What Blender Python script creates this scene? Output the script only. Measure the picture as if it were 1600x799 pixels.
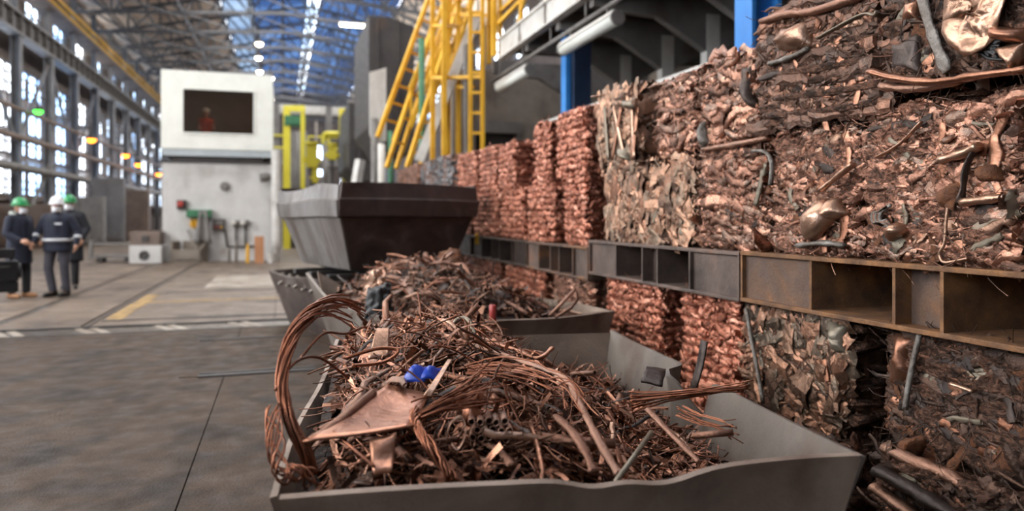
import bpy, bmesh, math, random
import numpy as np
from mathutils import Vector, Matrix, Quaternion, noise

for _o in list(bpy.data.objects):
    bpy.data.objects.remove(_o, do_unlink=True)
SC = bpy.context.scene
COL = SC.collection
PI = math.pi

# ---------------------------------------------------------------- camera
FPX, EYE, HORIZON = 1126.0, 1.45, 338.0          # focal length in pixels, eye height, horizon row (1600 x 799)
YAW = math.radians(17.7)                          # camera looks this far right of the hall axis (+Y)
CS, SN = math.cos(YAW), math.sin(YAW)
cam_data = bpy.data.cameras.new('camera')
cam = bpy.data.objects.new('camera', cam_data)
COL.objects.link(cam)
cam.location = (0, 0, EYE)
cam.rotation_euler = (PI / 2, 0, -YAW)
cam_data.sensor_width = 36
cam_data.lens = FPX / 1600 * 36
cam_data.shift_y = -(399.5 - HORIZON) / 1600
cam_data.clip_end = 400
cam_data.dof.use_dof = True
cam_data.dof.focus_distance = 2.9
cam_data.dof.aperture_fstop = 1.35
SC.camera = cam

# ---------------------------------------------------------------- world, lights, exposure
world = bpy.data.worlds.new('sky')
SC.world = world
world.use_nodes = True
bg = world.node_tree.nodes['Background']
bg.inputs[0].default_value = (0.95, 0.97, 1.0, 1)
bg.inputs[1].default_value = 7.0

def area_light(name, loc, rot, sx, sy, power, colour):
    d = bpy.data.lights.new(name, 'AREA')
    d.shape = 'RECTANGLE'; d.size = sx; d.size_y = sy; d.energy = power; d.color = colour
    o = bpy.data.objects.new(name, d); COL.objects.link(o)
    o.location = loc; o.rotation_euler = rot
    return o
# daylight entering through the glazing: the left window wall and the roof lights over the near bays
area_light('window_daylight', (-11.2, 9, 7.0), (0, -math.radians(72), 0), 7, 26, 2300, (1.0, 0.92, 0.83))
area_light('roof_daylight', (-0.5, 18, 15.5), (0, 0, 0), 8, 32, 2300, (1.0, 0.93, 0.86))
area_light('far_roof_daylight', (-1, 60, 15.0), (0, 0, 0), 9, 70, 4500, (1.0, 0.97, 0.93))

area_light('right_fill_light', (13.6, 58, 12.7), (0, math.radians(97), 0), 2.8, 80, 5000, (1.0, 0.95, 0.88))  # added fill that brightens the roof underside and the left wall

SC.view_settings.view_transform = 'Standard'
SC.view_settings.look = 'None'
SC.view_settings.exposure = 0.32
SC.view_settings.gamma = 1.0
SC.view_settings.use_curve_mapping = False
SC.cycles.use_denoising = True
SC.cycles.max_bounces = 7
SC.cycles.diffuse_bounces = 4
SC.cycles.glossy_bounces = 3
SC.cycles.transmission_bounces = 4
SC.cycles.transparent_max_bounces = 8
SC.cycles.sample_clamp_indirect = 6
SC.cycles.caustics_reflective = False
SC.cycles.caustics_refractive = False

# ---------------------------------------------------------------- helpers: places
def P(px, py, d):
    """world point at depth d along the camera axis"""
    xc = (px - 800) / FPX * d
    return Vector((xc * CS + d * SN, -xc * SN + d * CS, EYE - (py - HORIZON) / FPX * d))
def floor_at(px, py, z=0.0):
    return P(px, py, FPX * (EYE - z) / (py - HORIZON))
def depth_x(px, X):
    return X / ((px - 800) / FPX * CS + SN)
def y_on(px, X):
    return (depth_x(px, X) - X * SN) / CS
def on_x(px, py, X):
    return P(px, py, depth_x(px, X))

# ---------------------------------------------------------------- helpers: meshes
def L(r, g, b):
    f = lambda c: (c / 255 / 12.92) if c / 255 <= 0.04045 else ((c / 255 + 0.055) / 1.055) ** 2.4
    return (f(r), f(g), f(b), 1.0)

def tag(o, label=None, cat=None, group=None, kind=None):
    if label: o['label'] = label
    if cat: o['category'] = cat
    if group: o['group'] = group
    if kind: o['kind'] = kind
    return o

def empty(name, loc=(0, 0, 0), rz=0.0, label=None, cat=None, group=None, kind=None, parent=None):
    o = bpy.data.objects.new(name, None)
    COL.objects.link(o)
    o.empty_display_size = 0.1
    o.location = loc; o.rotation_euler = (0, 0, rz)
    if parent: o.parent = parent
    return tag(o, label, cat, group, kind)

def link(name, me, mat=None, parent=None, loc=None, rot=None, scale=None):
    o = bpy.data.objects.new(name, me)
    COL.objects.link(o)
    if mat and not me.materials: me.materials.append(mat)
    if parent: o.parent = parent
    if loc is not None: o.location = loc
    if rot is not None: o.rotation_euler = rot
    if scale is not None: o.scale = scale
    return o

class MB:
    """collects shapes for ONE mesh"""
    def __init__(s):
        s.v = []; s.f = []
    def add(s, vs, fs):
        n = len(s.v)
        s.v += [tuple(v) for v in vs]
        s.f += [tuple(i + n for i in f) for f in fs]
        return s
    def box(s, c, d, R=None):
        hx, hy, hz = d[0] / 2, d[1] / 2, d[2] / 2
        vs = [Vector((x * hx, y * hy, z * hz)) for x in (-1, 1) for y in (-1, 1) for z in (-1, 1)]
        if R is not None: vs = [R @ v for v in vs]
        c = Vector(c)
        return s.add([v + c for v in vs], [(0, 1, 3, 2), (4, 6, 7, 5), (0, 4, 5, 1), (2, 3, 7, 6), (0, 2, 6, 4), (1, 5, 7, 3)])
    def bx(s, x0, x1, y0, y1, z0, z1):
        return s.box(((x0 + x1) / 2, (y0 + y1) / 2, (z0 + z1) / 2), (abs(x1 - x0), abs(y1 - y0), abs(z1 - z0)))
    def beam(s, a, b, w, h=None, up=(0, 0, 1)):
        a = Vector(a); b = Vector(b); h = h or w
        t = (b - a); ln = t.length; t.normalize()
        u = Vector(up)
        if abs(t.dot(u)) > 0.98: u = Vector((0, 1, 0))
        x = t.cross(u).normalized(); z = x.cross(t).normalized()
        R = Matrix((x, t, z)).transposed()
        return s.box((a + b) / 2, (w, ln, h), R)
    def tube(s, pts, r, n=8, cap=True, flat=1.0):
        pts = [Vector(p) for p in pts]
        m = len(pts)
        rr = r if isinstance(r, (list, tuple)) else [r] * m
        vs = []; fs = []
        prev = None
        for i, p in enumerate(pts):
            t = (pts[min(i + 1, m - 1)] - pts[max(i - 1, 0)])
            if t.length < 1e-9: t = Vector((0, 0, 1))
            t.normalize()
            if prev is None:
                u = Vector((0, 0, 1)) if abs(t.z) < 0.9 else Vector((1, 0, 0))
                x = t.cross(u).normalized()
            else:
                x = (prev - t * prev.dot(t))
                x = x.normalized() if x.length > 1e-6 else t.orthogonal().normalized()
            prev = x
            y = t.cross(x)
            for k in range(n):
                a = 2 * PI * k / n
                vs.append(p + (x * math.cos(a) + y * math.sin(a) * flat) * rr[i])
        for i in range(m - 1):
            for k in range(n):
                k2 = (k + 1) % n
                fs.append((i * n + k, i * n + k2, (i + 1) * n + k2, (i + 1) * n + k))
        if cap:
            fs.append(tuple(range(n - 1, -1, -1)))
            fs.append(tuple((m - 1) * n + k for k in range(n)))
        return s.add(vs, fs)
    def lathe(s, prof, n=16, M=None):
        vs = []; fs = []
        for r, z in prof:
            for k in range(n):
                a = 2 * PI * k / n
                v = Vector((r * math.cos(a), r * math.sin(a), z))
                vs.append(M @ v if M is not None else v)
        for i in range(len(prof) - 1):
            for k in range(n):
                k2 = (k + 1) % n
                fs.append((i * n + k, i * n + k2, (i + 1) * n + k2, (i + 1) * n + k))
        fs.append(tuple(range(n - 1, -1, -1)))
        fs.append(tuple((len(prof) - 1) * n + k for k in range(n)))
        return s.add(vs, fs)
    def prism(s, poly, axis, a, b):
        """polygon in the plane across an axis, pushed from a to b; axis 0: (y,z), 1: (x,z), 2: (x,y)"""
        def pt(p, t):
            return ((t, p[0], p[1]), (p[0], t, p[1]), (p[0], p[1], t))[axis]
        n = len(poly)
        vs = [pt(p, a) for p in poly] + [pt(p, b) for p in poly]
        fs = [tuple(range(n)), tuple(range(2 * n - 1, n - 1, -1))]
        fs += [(i, i + n, (i + 1) % n + n, (i + 1) % n) for i in range(n)]
        return s.add(vs, fs)
    def capsule(s, a, b, ra, rb, n=12, sq=1.0, sqdir=None):
        a = Vector(a); b = Vector(b)
        t = (b - a)
        t = t.normalized() if t.length > 1e-6 else Vector((0, 0, 1))
        pts, rr = [], []
        for k in range(4):
            q = PI / 2 * (1 - k / 4)
            pts.append(a - t * ra * math.sin(q)); rr.append(max(ra * math.cos(q), ra * 0.05))
        pts.append(a); rr.append(ra)
        pts.append(b); rr.append(rb)
        for k in range(1, 5):
            q = PI / 2 * k / 4
            pts.append(b + t * rb * math.sin(q)); rr.append(max(rb * math.cos(q), rb * 0.05))
        return s.tube(pts, rr, n)
    def ellipsoid(s, c, r, n=16, m=10):
        vs = []; fs = []
        for i in range(1, m):
            q = PI * i / m
            for k in range(n):
                a = 2 * PI * k / n
                vs.append((c[0] + r[0] * math.sin(q) * math.cos(a), c[1] + r[1] * math.sin(q) * math.sin(a), c[2] + r[2] * math.cos(q)))
        for i in range(m - 2):
            for k in range(n):
                k2 = (k + 1) % n
                fs.append((i * n + k, (i + 1) * n + k, (i + 1) * n + k2, i * n + k2))
        fs.append(tuple(range(n))); fs.append(tuple((m - 2) * n + k for k in range(n - 1, -1, -1)))
        return s.add(vs, fs)
    def sheet(s, grid, th):
        """grid[i][j] of points -> plate of thickness th"""
        ni, nj = len(grid), len(grid[0])
        g = [[Vector(p) for p in row] for row in grid]
        nr = [[None] * nj for _ in range(ni)]
        for i in range(ni):
            for j in range(nj):
                a = g[min(i + 1, ni - 1)][j] - g[max(i - 1, 0)][j]
                b = g[i][min(j + 1, nj - 1)] - g[i][max(j - 1, 0)]
                q = a.cross(b)
                nr[i][j] = q.normalized() if q.length > 1e-9 else Vector((0, 0, 1))
        vs = [g[i][j] + nr[i][j] * th / 2 for i in range(ni) for j in range(nj)] + [g[i][j] - nr[i][j] * th / 2 for i in range(ni) for j in range(nj)]
        N = ni * nj; I = lambda i, j: i * nj + j
        fs = []
        for i in range(ni - 1):
            for j in range(nj - 1):
                fs.append((I(i, j), I(i + 1, j), I(i + 1, j + 1), I(i, j + 1)))
                fs.append((N + I(i, j), N + I(i, j + 1), N + I(i + 1, j + 1), N + I(i + 1, j)))
        for j in range(nj - 1):
            fs.append((I(0, j), I(0, j + 1), N + I(0, j + 1), N + I(0, j)))
            fs.append((I(ni - 1, j + 1), I(ni - 1, j), N + I(ni - 1, j), N + I(ni - 1, j + 1)))
        for i in range(ni - 1):
            fs.append((I(i + 1, 0), I(i, 0), N + I(i, 0), N + I(i + 1, 0)))
            fs.append((I(i, nj - 1), I(i + 1, nj - 1), N + I(i + 1, nj - 1), N + I(i, nj - 1)))
        return s.add(vs, fs)
    def mesh(s, name, smooth=False):
        me = bpy.data.meshes.new(name)
        me.from_pydata(s.v, [], s.f)
        if smooth:
            me.polygons.foreach_set('use_smooth', [True] * len(me.polygons))
        me.update()
        return me
    def build(s, name, mat, parent=None, smooth=False, bevel=0, loc=None, rot=None, auto=False):
        me = s.mesh(name, smooth or auto)
        o = link(name, me, mat, parent, loc, rot)
        if auto:
            me.set_sharp_from_angle(angle=math.radians(35))
        if bevel:
            b = o.modifiers.new('bevel', 'BEVEL'); b.width = bevel; b.segments = 2; b.limit_method = 'ANGLE'
        return o

class QB:
    """quads in bulk through numpy, for joined scrap"""
    def __init__(s):
        s.V = []; s.Q = []; s.n = 0
    def add(s, T, pos, R, sc):
        """template T=(V,Q), pos (N,3), R (N,3,3) columns = axes, sc (N,) or (N,3)"""
        V, Q = T
        N = len(pos)
        if N == 0: return
        sc = np.asarray(sc)
        if sc.ndim == 1: sc = sc[:, None].repeat(3, 1)
        W = np.einsum('nij,nkj->nki', R, V[None] * sc[:, None, :]) + pos[:, None, :]
        K = len(V)
        s.V.append(W.reshape(-1, 3))
        s.Q.append((Q[None] + (np.arange(N) * K)[:, None, None] + s.n).reshape(-1, 4))
        s.n += N * K
    def build(s, name, mat, parent=None, smooth=True, loc=None):
        V = np.concatenate(s.V).astype(np.float32); Q = np.concatenate(s.Q).astype(np.int32)
        me = np_mesh(name, V, Q, smooth)
        return link(name, me, mat, parent, loc)

def np_mesh(name, V, Q, smooth=True):
    me = bpy.data.meshes.new(name)
    me.vertices.add(len(V)); me.vertices.foreach_set('co', np.ascontiguousarray(V, np.float32).ravel())
    me.loops.add(len(Q) * 4); me.loops.foreach_set('vertex_index', np.ascontiguousarray(Q, np.int32).ravel())
    me.polygons.add(len(Q))
    me.polygons.foreach_set('loop_start', np.arange(0, len(Q) * 4, 4, dtype=np.int32))
    me.polygons.foreach_set('use_smooth', np.full(len(Q), smooth))
    me.update(calc_edges=True)
    me.validate()
    return me

def frames(nrm, rng, tilt=0.3, tang=None, twist=PI):
    """(N,3,3) rotation with third axis near nrm and first axis near tang turned by up to twist"""
    N = len(nrm)
    n = nrm + rng.normal(0, tilt, (N, 3))
    n /= np.linalg.norm(n, axis=1)[:, None]
    t = np.tile(np.array([[0.31, 0.77, 0.55]]), (N, 1)) if tang is None else np.asarray(tang) + np.zeros((N, 3))
    t = t - n * (t * n).sum(1)[:, None]
    t /= np.linalg.norm(t, axis=1)[:, None] + 1e-9
    b = np.cross(n, t)
    a = rng.uniform(-twist, twist, N)[:, None]
    t2 = t * np.cos(a) + b * np.sin(a)
    b2 = np.cross(n, t2)
    return np.stack([t2, b2, n], axis=2)

# ---------------------------------------------------------------- helpers: materials
def pmat(name, cols, scale=4.0, detail=6.0, rough=(0.4, 0.7), metal=0.0, bump=0.0, bump_scale=40.0, island=0.0, objrand=0.0,
         stretch=(1, 1, 1), distort=0.0, spec=0.5, voro=0.0, contrast=(0.3, 0.7), nrough=0.62, grime=None, world_co=False, tracks=None):
    """colour ramp over noise (and per-piece random), noise-driven roughness, bump. cols: list of sRGB tuples"""
    m = bpy.data.materials.new(name); m.use_nodes = True
    nt = m.node_tree; N = nt.nodes; K = nt.links
    b = N['Principled BSDF']
    tc = N.new('ShaderNodeNewGeometry') if world_co else N.new('ShaderNodeTexCoord')
    co = tc.outputs['Position' if world_co else 'Object']
    mp = N.new('ShaderNodeMapping'); mp.inputs['Scale'].default_value = stretch
    K.new(co, mp.inputs[0])
    nz = N.new('ShaderNodeTexNoise'); nz.inputs['Scale'].default_value = scale; nz.inputs['Detail'].default_value = detail
    nz.inputs['Roughness'].default_value = nrough; nz.inputs['Distortion'].default_value = distort
    K.new(mp.outputs[0], nz.inputs['Vector'])
    mr = N.new('ShaderNodeMapRange'); mr.inputs[1].default_value = contrast[0]; mr.inputs[2].default_value = contrast[1]
    K.new(nz.outputs[0], mr.inputs[0])
    fac = mr.outputs[0]
    def mixin(sock, w):
        nonlocal fac
        mx = N.new('ShaderNodeMix'); mx.inputs[0].default_value = w
        K.new(fac, mx.inputs[2]); K.new(sock, mx.inputs[3]); fac = mx.outputs[0]
    if island:
        g = N.new('ShaderNodeNewGeometry'); mixin(g.outputs['Random Per Island'], island)
    if objrand:
        oi = N.new('ShaderNodeObjectInfo'); mixin(oi.outputs['Random'], objrand)
    rp = N.new('ShaderNodeValToRGB'); cr = rp.color_ramp
    n = len(cols)
    while len(cr.elements) < n: cr.elements.new(0.5)
    for i, c in enumerate(cols):
        cr.elements[i].position = i / max(n - 1, 1); cr.elements[i].color = L(*c)
    K.new(fac, rp.inputs[0])
    colour = rp.outputs[0]
    if grime:
        gn = N.new('ShaderNodeTexNoise'); gn.inputs['Scale'].default_value = grime[1]; gn.inputs['Detail'].default_value = 5
        K.new(co, gn.inputs['Vector'])
        gr = N.new('ShaderNodeMapRange'); gr.inputs[1].default_value = grime[2]; gr.inputs[2].default_value = grime[3]
        K.new(gn.outputs[0], gr.inputs[0])
        gm = N.new('ShaderNodeMix'); gm.data_type = 'RGBA'; gm.inputs[7].default_value = L(*grime[0])
        K.new(gr.outputs[0], gm.inputs[0]); K.new(colour, gm.inputs[6]); colour = gm.outputs[2]
    if tracks:
        for sc_, off, width in tracks[1:]:
            tm = N.new('ShaderNodeMapping'); tm.inputs['Location'].default_value = off
            K.new(co, tm.inputs[0])
            wv = N.new('ShaderNodeTexWave'); wv.wave_type = 'RINGS'; wv.rings_direction = 'Z'; wv.inputs['Scale'].default_value = sc_
            wv.inputs['Distortion'].default_value = 1.6; wv.inputs['Detail'].default_value = 2; wv.inputs['Detail Scale'].default_value = 0.6
            K.new(tm.outputs[0], wv.inputs['Vector'])
            wr = N.new('ShaderNodeMapRange'); wr.inputs[1].default_value = 1 - width; wr.inputs[2].default_value = 1.0
            K.new(wv.outputs['Fac'], wr.inputs[0])
            tn = N.new('ShaderNodeTexNoise'); tn.inputs['Scale'].default_value = 0.8; tn.inputs['Detail'].default_value = 6
            K.new(tm.outputs[0], tn.inputs['Vector'])
            tr = N.new('ShaderNodeMapRange'); tr.inputs[1].default_value = 0.45; tr.inputs[2].default_value = 0.7; tr.inputs[4].default_value = 0.75
            K.new(tn.outputs[0], tr.inputs[0])
            ml = N.new('ShaderNodeMath'); ml.operation = 'MULTIPLY'
            K.new(wr.outputs[0], ml.inputs[0]); K.new(tr.outputs[0], ml.inputs[1])
            tm2 = N.new('ShaderNodeMix'); tm2.data_type = 'RGBA'; tm2.inputs[7].default_value = L(*tracks[0])
            K.new(ml.outputs[0], tm2.inputs[0]); K.new(colour, tm2.inputs[6]); colour = tm2.outputs[2]
    K.new(colour, b.inputs['Base Color'])
    b.inputs['Metallic'].default_value = metal
    b.inputs['Specular IOR Level'].default_value = spec
    n2 = N.new('ShaderNodeTexNoise'); n2.inputs['Scale'].default_value = scale * 2.7; n2.inputs['Detail'].default_value = 4
    K.new(mp.outputs[0], n2.inputs['Vector'])
    r2 = N.new('ShaderNodeMapRange'); r2.inputs[1].default_value = 0.3; r2.inputs[2].default_value = 0.7
    r2.inputs[3].default_value = rough[0]; r2.inputs[4].default_value = rough[1]
    K.new(n2.outputs[0], r2.inputs[0]); K.new(r2.outputs[0], b.inputs['Roughness'])
    if bump:
        n3 = N.new('ShaderNodeTexNoise'); n3.inputs['Scale'].default_value = bump_scale; n3.inputs['Detail'].default_value = 5
        n3.inputs['Roughness'].default_value = 0.65; n3.inputs['Distortion'].default_value = distort
        K.new(mp.outputs[0], n3.inputs['Vector'])
        h = n3.outputs[0]
        if voro:
            vo = N.new('ShaderNodeTexVoronoi'); vo.inputs['Scale'].default_value = bump_scale * 0.6
            K.new(mp.outputs[0], vo.inputs['Vector'])
            mx = N.new('ShaderNodeMix'); mx.inputs[0].default_value = voro
            K.new(h, mx.inputs[2]); K.new(vo.outputs[0], mx.inputs[3]); h = mx.outputs[0]
        bp = N.new('ShaderNodeBump'); bp.inputs['Strength'].default_value = bump; bp.inputs['Distance'].default_value = 0.02
        K.new(h, bp.inputs['Height']); K.new(bp.outputs[0], b.inputs['Normal'])
    return m

def emat(name, rgb, strength):
    m = bpy.data.materials.new(name); m.use_nodes = True
    nt = m.node_tree; nt.nodes.clear()
    e = nt.nodes.new('ShaderNodeEmission'); e.inputs[0].default_value = L(*rgb); e.inputs[1].default_value = strength
    o = nt.nodes.new('ShaderNodeOutputMaterial'); nt.links.new(e.outputs[0], o.inputs[0])
    return m

def glassmat(name, tints, gloss=0.06):
    """thin pane: tinted see-through with a little reflection; tint varies from pane to pane"""
    m = bpy.data.materials.new(name); m.use_nodes = True
    nt = m.node_tree; N = nt.nodes; K = nt.links; N.clear()
    oi = N.new('ShaderNodeObjectInfo')
    tc = N.new('ShaderNodeTexCoord')
    nz = N.new('ShaderNodeTexNoise'); nz.inputs['Scale'].default_value = 0.9; nz.inputs['Detail'].default_value = 5
    K.new(tc.outputs['Object'], nz.inputs['Vector'])
    mx = N.new('ShaderNodeMix'); mx.inputs[0].default_value = 0.55
    K.new(oi.outputs['Random'], mx.inputs[2]); K.new(nz.outputs[0], mx.inputs[3])
    rp = N.new('ShaderNodeValToRGB'); cr = rp.color_ramp
    while len(cr.elements) < len(tints): cr.elements.new(0.5)
    for i, c in enumerate(tints):
        cr.elements[i].position = 0.15 + 0.7 * i / max(1, len(tints) - 1); cr.elements[i].color = L(*c)
    K.new(mx.outputs[0], rp.inputs[0])
    t = N.new('ShaderNodeBsdfTransparent'); K.new(rp.outputs[0], t.inputs[0])
    g = N.new('ShaderNodeBsdfGlossy'); g.inputs['Roughness'].default_value = 0.15
    ms = N.new('ShaderNodeMixShader'); ms.inputs[0].default_value = gloss
    K.new(t.outputs[0], ms.inputs[1]); K.new(g.outputs[0], ms.inputs[2])
    o = N.new('ShaderNodeOutputMaterial'); K.new(ms.outputs[0], o.inputs[0])
    return m

M = {}
M['floor'] = pmat('floor_concrete', [(42, 32, 24), (62, 49, 38), (76, 61, 48), (98, 81, 66)], 2.2, 14, (0.5, 0.8), 0, 0.6, 60, spec=0.25, distort=0.5, contrast=(0.28, 0.72), nrough=0.78, grime=((42, 33, 26), 2.6, 0.5, 0.7), objrand=0.08, world_co=True, tracks=((26, 20, 16), (0.22, (3.5, -2.0, 0), 0.14), (0.17, (-1.0, -7.5, 0), 0.12), (0.3, (5.5, -9, 0), 0.12)))
M['floor_far'] = pmat('floor_far_lit_concrete', [(78, 65, 53), (100, 85, 71), (120, 104, 89)], 0.9, 10, (0.4, 0.65), 0, 0.2, 18, distort=0.6, objrand=0.2, grime=((64, 52, 42), 1.2, 0.5, 0.7), world_co=True, nrough=0.72)  # lighter copy: stronger light on the far floor is put into the colour
M['joint'] = pmat('dark_joint', [(44, 38, 33), (60, 52, 45)], 3, rough=(0.7, 0.9))
M['rail'] = pmat('rail_steel', [(92, 84, 76), (128, 120, 112)], 6, metal=0.8, rough=(0.3, 0.5))
M['yellow_paint_floor'] = pmat('worn_yellow_floor_paint', [(96, 80, 60), (136, 108, 62), (160, 128, 70)], 3.5, 8, (0.5, 0.7), contrast=(0.35, 0.6))
M['pale_floor'] = pmat('pale_sleeper_and_sun_patch', [(104, 92, 78), (136, 124, 110), (168, 160, 148)], 1.5, 7, (0.35, 0.6))
M['bin'] = pmat('bin_scuffed_steel', [(98, 82, 69), (130, 112, 97), (156, 138, 122)], 2.2, 8, (0.45, 0.65), 0.15, 0.22, 60, distort=0.5, grime=((74, 52, 40), 2.3, 0.55, 0.75))  # bin steel lightened in colour to make up for shade on the front
M['bin_lit'] = pmat('bin_lit_steel', [(92, 83, 75), (118, 109, 100), (134, 125, 116)], 1.6, 7, (0.42, 0.6), 0.35, 0.12, 50, distort=0.4, grime=((88, 68, 56), 2.0, 0.58, 0.78))  # copy of the same bin steel, toned grey for the lit walls
M['hopper'] = pmat('hopper_blackened_steel', [(46, 38, 35), (66, 56, 51), (80, 67, 60), (108, 99, 94)], 2.4, 9, (0.42, 0.65), 0.3, 0.3, 40, distort=0.6)
M['hopper_side'] = pmat('hopper_bare_steel', [(66, 56, 50), (96, 88, 82), (122, 118, 114), (86, 70, 60)], 1.7, 9, (0.42, 0.6), 0.35, 0.25, 30, distort=1.2, stretch=(1, 1, 0.35))
M['rust'] = pmat('pallet_rusty_steel', [(62, 50, 44), (92, 74, 64), (108, 82, 64), (146, 98, 58)], 3.6, 10, (0.5, 0.8), 0.35, 0.4, 60, distort=0.5, contrast=(0.32, 0.7))
M['rust_dark'] = pmat('pallet_dark_steel', [(66, 55, 49), (98, 82, 73), (124, 100, 86)], 3, 8, (0.45, 0.7), 0.25, 0.3, 50, grime=((120, 74, 48), 3.0, 0.58, 0.72))
M['rust_edge'] = pmat('pallet_rusty_edge', [(72, 52, 40), (114, 80, 52), (150, 104, 62)], 7, 8, (0.6, 0.85), 0.2, 0.4, 80)
COP = [(64, 42, 34), (112, 72, 56), (164, 102, 78), (206, 142, 114), (226, 170, 144)]
M['copper_block'] = pmat('bale_copper_block', [(58, 34, 27), (124, 76, 58), (180, 116, 92)], 11, 6, (0.35, 0.55), 0.85, 0.9, 46, voro=0.5)
M['copper_bits'] = pmat('bale_copper_scrap', [(92, 55, 43), (170, 108, 86), (212, 146, 120), (236, 182, 158)], 14, 4, (0.3, 0.5), 0.9, 0.5, 60, island=0.65)
M['mixed_block'] = pmat('bale_mixed_block', [(44, 34, 29), (80, 59, 49), (128, 93, 77), (190, 140, 117), (96, 79, 68)], 17, 9, (0.2, 0.42), 0.8, 0.7, 60, distort=1.5, stretch=(1, 1, 1.6))
M['mixed_bits'] = pmat('bale_mixed_scrap', [(50, 40, 34), (90, 67, 56), (134, 97, 79), (142, 120, 106), (212, 158, 132), (160, 116, 96), (110, 80, 66), (66, 53, 46)], 10, 5, (0.2, 0.42), 0.85, 0.45, 55, island=0.72)
M['flaky_bits'] = pmat('bale_flake_scrap', [(56, 44, 36), (98, 74, 60), (126, 97, 78), (168, 122, 97), (106, 92, 78), (74, 59, 49), (144, 110, 87)], 9, 6, (0.25, 0.45), 0.8, 0.4, 50, island=0.75)
M['ribbed_bits'] = pmat('bale_brown_scrap', [(50, 41, 36), (78, 61, 52), (112, 84, 70), (92, 78, 70), (150, 110, 90), (66, 54, 47)], 10, 5, (0.28, 0.5), 0.82, 0.45, 55, island=0.72)
M['ribbed_block'] = pmat('bale_brown_block', [(32, 25, 22), (56, 43, 36), (90, 67, 55), (136, 100, 82), (64, 52, 44)], 18, 9, (0.22, 0.45), 0.8, 0.7, 60, distort=1.5, stretch=(1, 1, 1.8))
M['pale_bits'] = pmat('bale_pale_scrap', [(70, 54, 45), (122, 95, 78), (154, 122, 100), (196, 150, 122), (122, 106, 90), (140, 97, 74), (88, 70, 58)], 9, 5, (0.3, 0.5), 0.75, 0.4, 50, island=0.75)
M['dark_bits'] = pmat('bale_dark_scrap', [(44, 37, 34), (74, 58, 50), (104, 78, 64), (66, 58, 54), (156, 106, 80)], 10, 5, (0.3, 0.6), 0.75, 0.5, 55, island=0.75)
M['grey_bits'] = pmat('bale_grey_scrap', [(70, 68, 68), (110, 108, 108), (144, 142, 142)], 10, 5, (0.35, 0.55), 0.75, 0.4, 50, island=0.7)
M['big_sheet'] = pmat('brown_copper_sheet', [(120, 80, 60), (168, 116, 90), (200, 148, 120)], 3.0, 8, (0.25, 0.4), 0.85, 0.15, 30, distort=0.8)
M['sheet'] = pmat('loose_copper_sheet', [(76, 51, 39), (130, 88, 67), (180, 130, 104), (102, 72, 57)], 3.4, 7, (0.26, 0.46), 0.85, 0.2, 26, objrand=0.55, distort=0.6)
M['sheet_pale'] = pmat('loose_pale_sheet', [(124, 94, 77), (172, 136, 113), (208, 170, 145)], 4, 7, (0.25, 0.42), 0.85, 0.25, 24, objrand=0.4)
M['sheet_dark'] = pmat('loose_dark_sheet', [(40, 36, 35), (66, 56, 51), (92, 76, 66)], 4, 7, (0.35, 0.6), 0.6, 0.3, 34, objrand=0.4)
M['sheet_green'] = pmat('tarnished_green_sheet', [(102, 94, 80), (124, 114, 98), (140, 122, 104)], 5, 6, (0.35, 0.55), 0.6, 0.25, 34, objrand=0.4)
M['rust_patch'] = pmat('orange_rust_scrap', [(74, 50, 38), (112, 72, 48), (150, 96, 60)], 13, 8, (0.6, 0.85), 0.3, 0.7, 60)
M['scrap'] = pmat('loose_scrap', [(34, 24, 19), (78, 50, 37), (126, 82, 61), (196, 140, 112), (96, 68, 53), (46, 35, 29)], 6, 5, (0.2, 0.42), 0.82, 0.25, 60, island=0.85)
M['scrap_dark'] = pmat('loose_dark_scrap', [(32, 25, 21), (62, 46, 37), (100, 72, 56), (146, 106, 84), (84, 74, 68), (46, 37, 32)], 6, 5, (0.3, 0.55), 0.75, 0.25, 60, island=0.85)
M['wire'] = pmat('copper_wire', [(66, 42, 31), (116, 72, 52), (158, 102, 76), (190, 136, 110)], 9, 4, (0.25, 0.42), 0.92, objrand=0.5, island=0.35)
M['wire_brown'] = pmat('oxidised_wire', [(58, 42, 35), (96, 66, 52), (136, 96, 76), (160, 126, 108)], 9, 4, (0.3, 0.5), 0.8, objrand=0.7)
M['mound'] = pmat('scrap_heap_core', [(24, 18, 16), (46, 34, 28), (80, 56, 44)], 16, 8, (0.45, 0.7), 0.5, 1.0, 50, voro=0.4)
M['pipe'] = pmat('scrap_pipe', [(78, 58, 50), (128, 92, 74), (160, 122, 102), (104, 96, 90)], 6, 6, (0.3, 0.5), 0.82, 0.4, 60, objrand=0.7)
M['white_rod'] = pmat('pale_rod', [(84, 76, 68), (118, 110, 102), (150, 144, 136)], 14, 8, (0.4, 0.6), 0.5, 0.5, 60)
M['blue_plastic'] = pmat('blue_plastic', [(22, 52, 150), (36, 78, 190)], 6, rough=(0.25, 0.4))
M['pink'] = pmat('red_plastic', [(150, 52, 46), (176, 70, 62)], 6, rough=(0.3, 0.5))
M['black'] = pmat('black_rubber', [(16, 15, 15), (28, 27, 27)], 6, rough=(0.4, 0.6), bump=0.3)
M['yellow'] = pmat('yellow_paint', [(190, 138, 26), (218, 164, 38), (226, 178, 58)], 2, 6, (0.4, 0.6))
M['lime'] = pmat('yellow_green_paint', [(204, 190, 46), (220, 206, 66)], 2, 6, (0.4, 0.6))
M['green'] = pmat('green_paint', [(40, 92, 62), (62, 122, 86)], 3, rough=(0.4, 0.6))
M['shaded_blue'] = pmat('shaded_blue_paint', [(18, 32, 54), (28, 46, 72)], 2, 6, (0.4, 0.6))  # blue paint darkened: the column's shade is put into the colour
M['blue'] = pmat('blue_paint', [(36, 108, 178), (52, 130, 200)], 2, 6, (0.4, 0.6))
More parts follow.
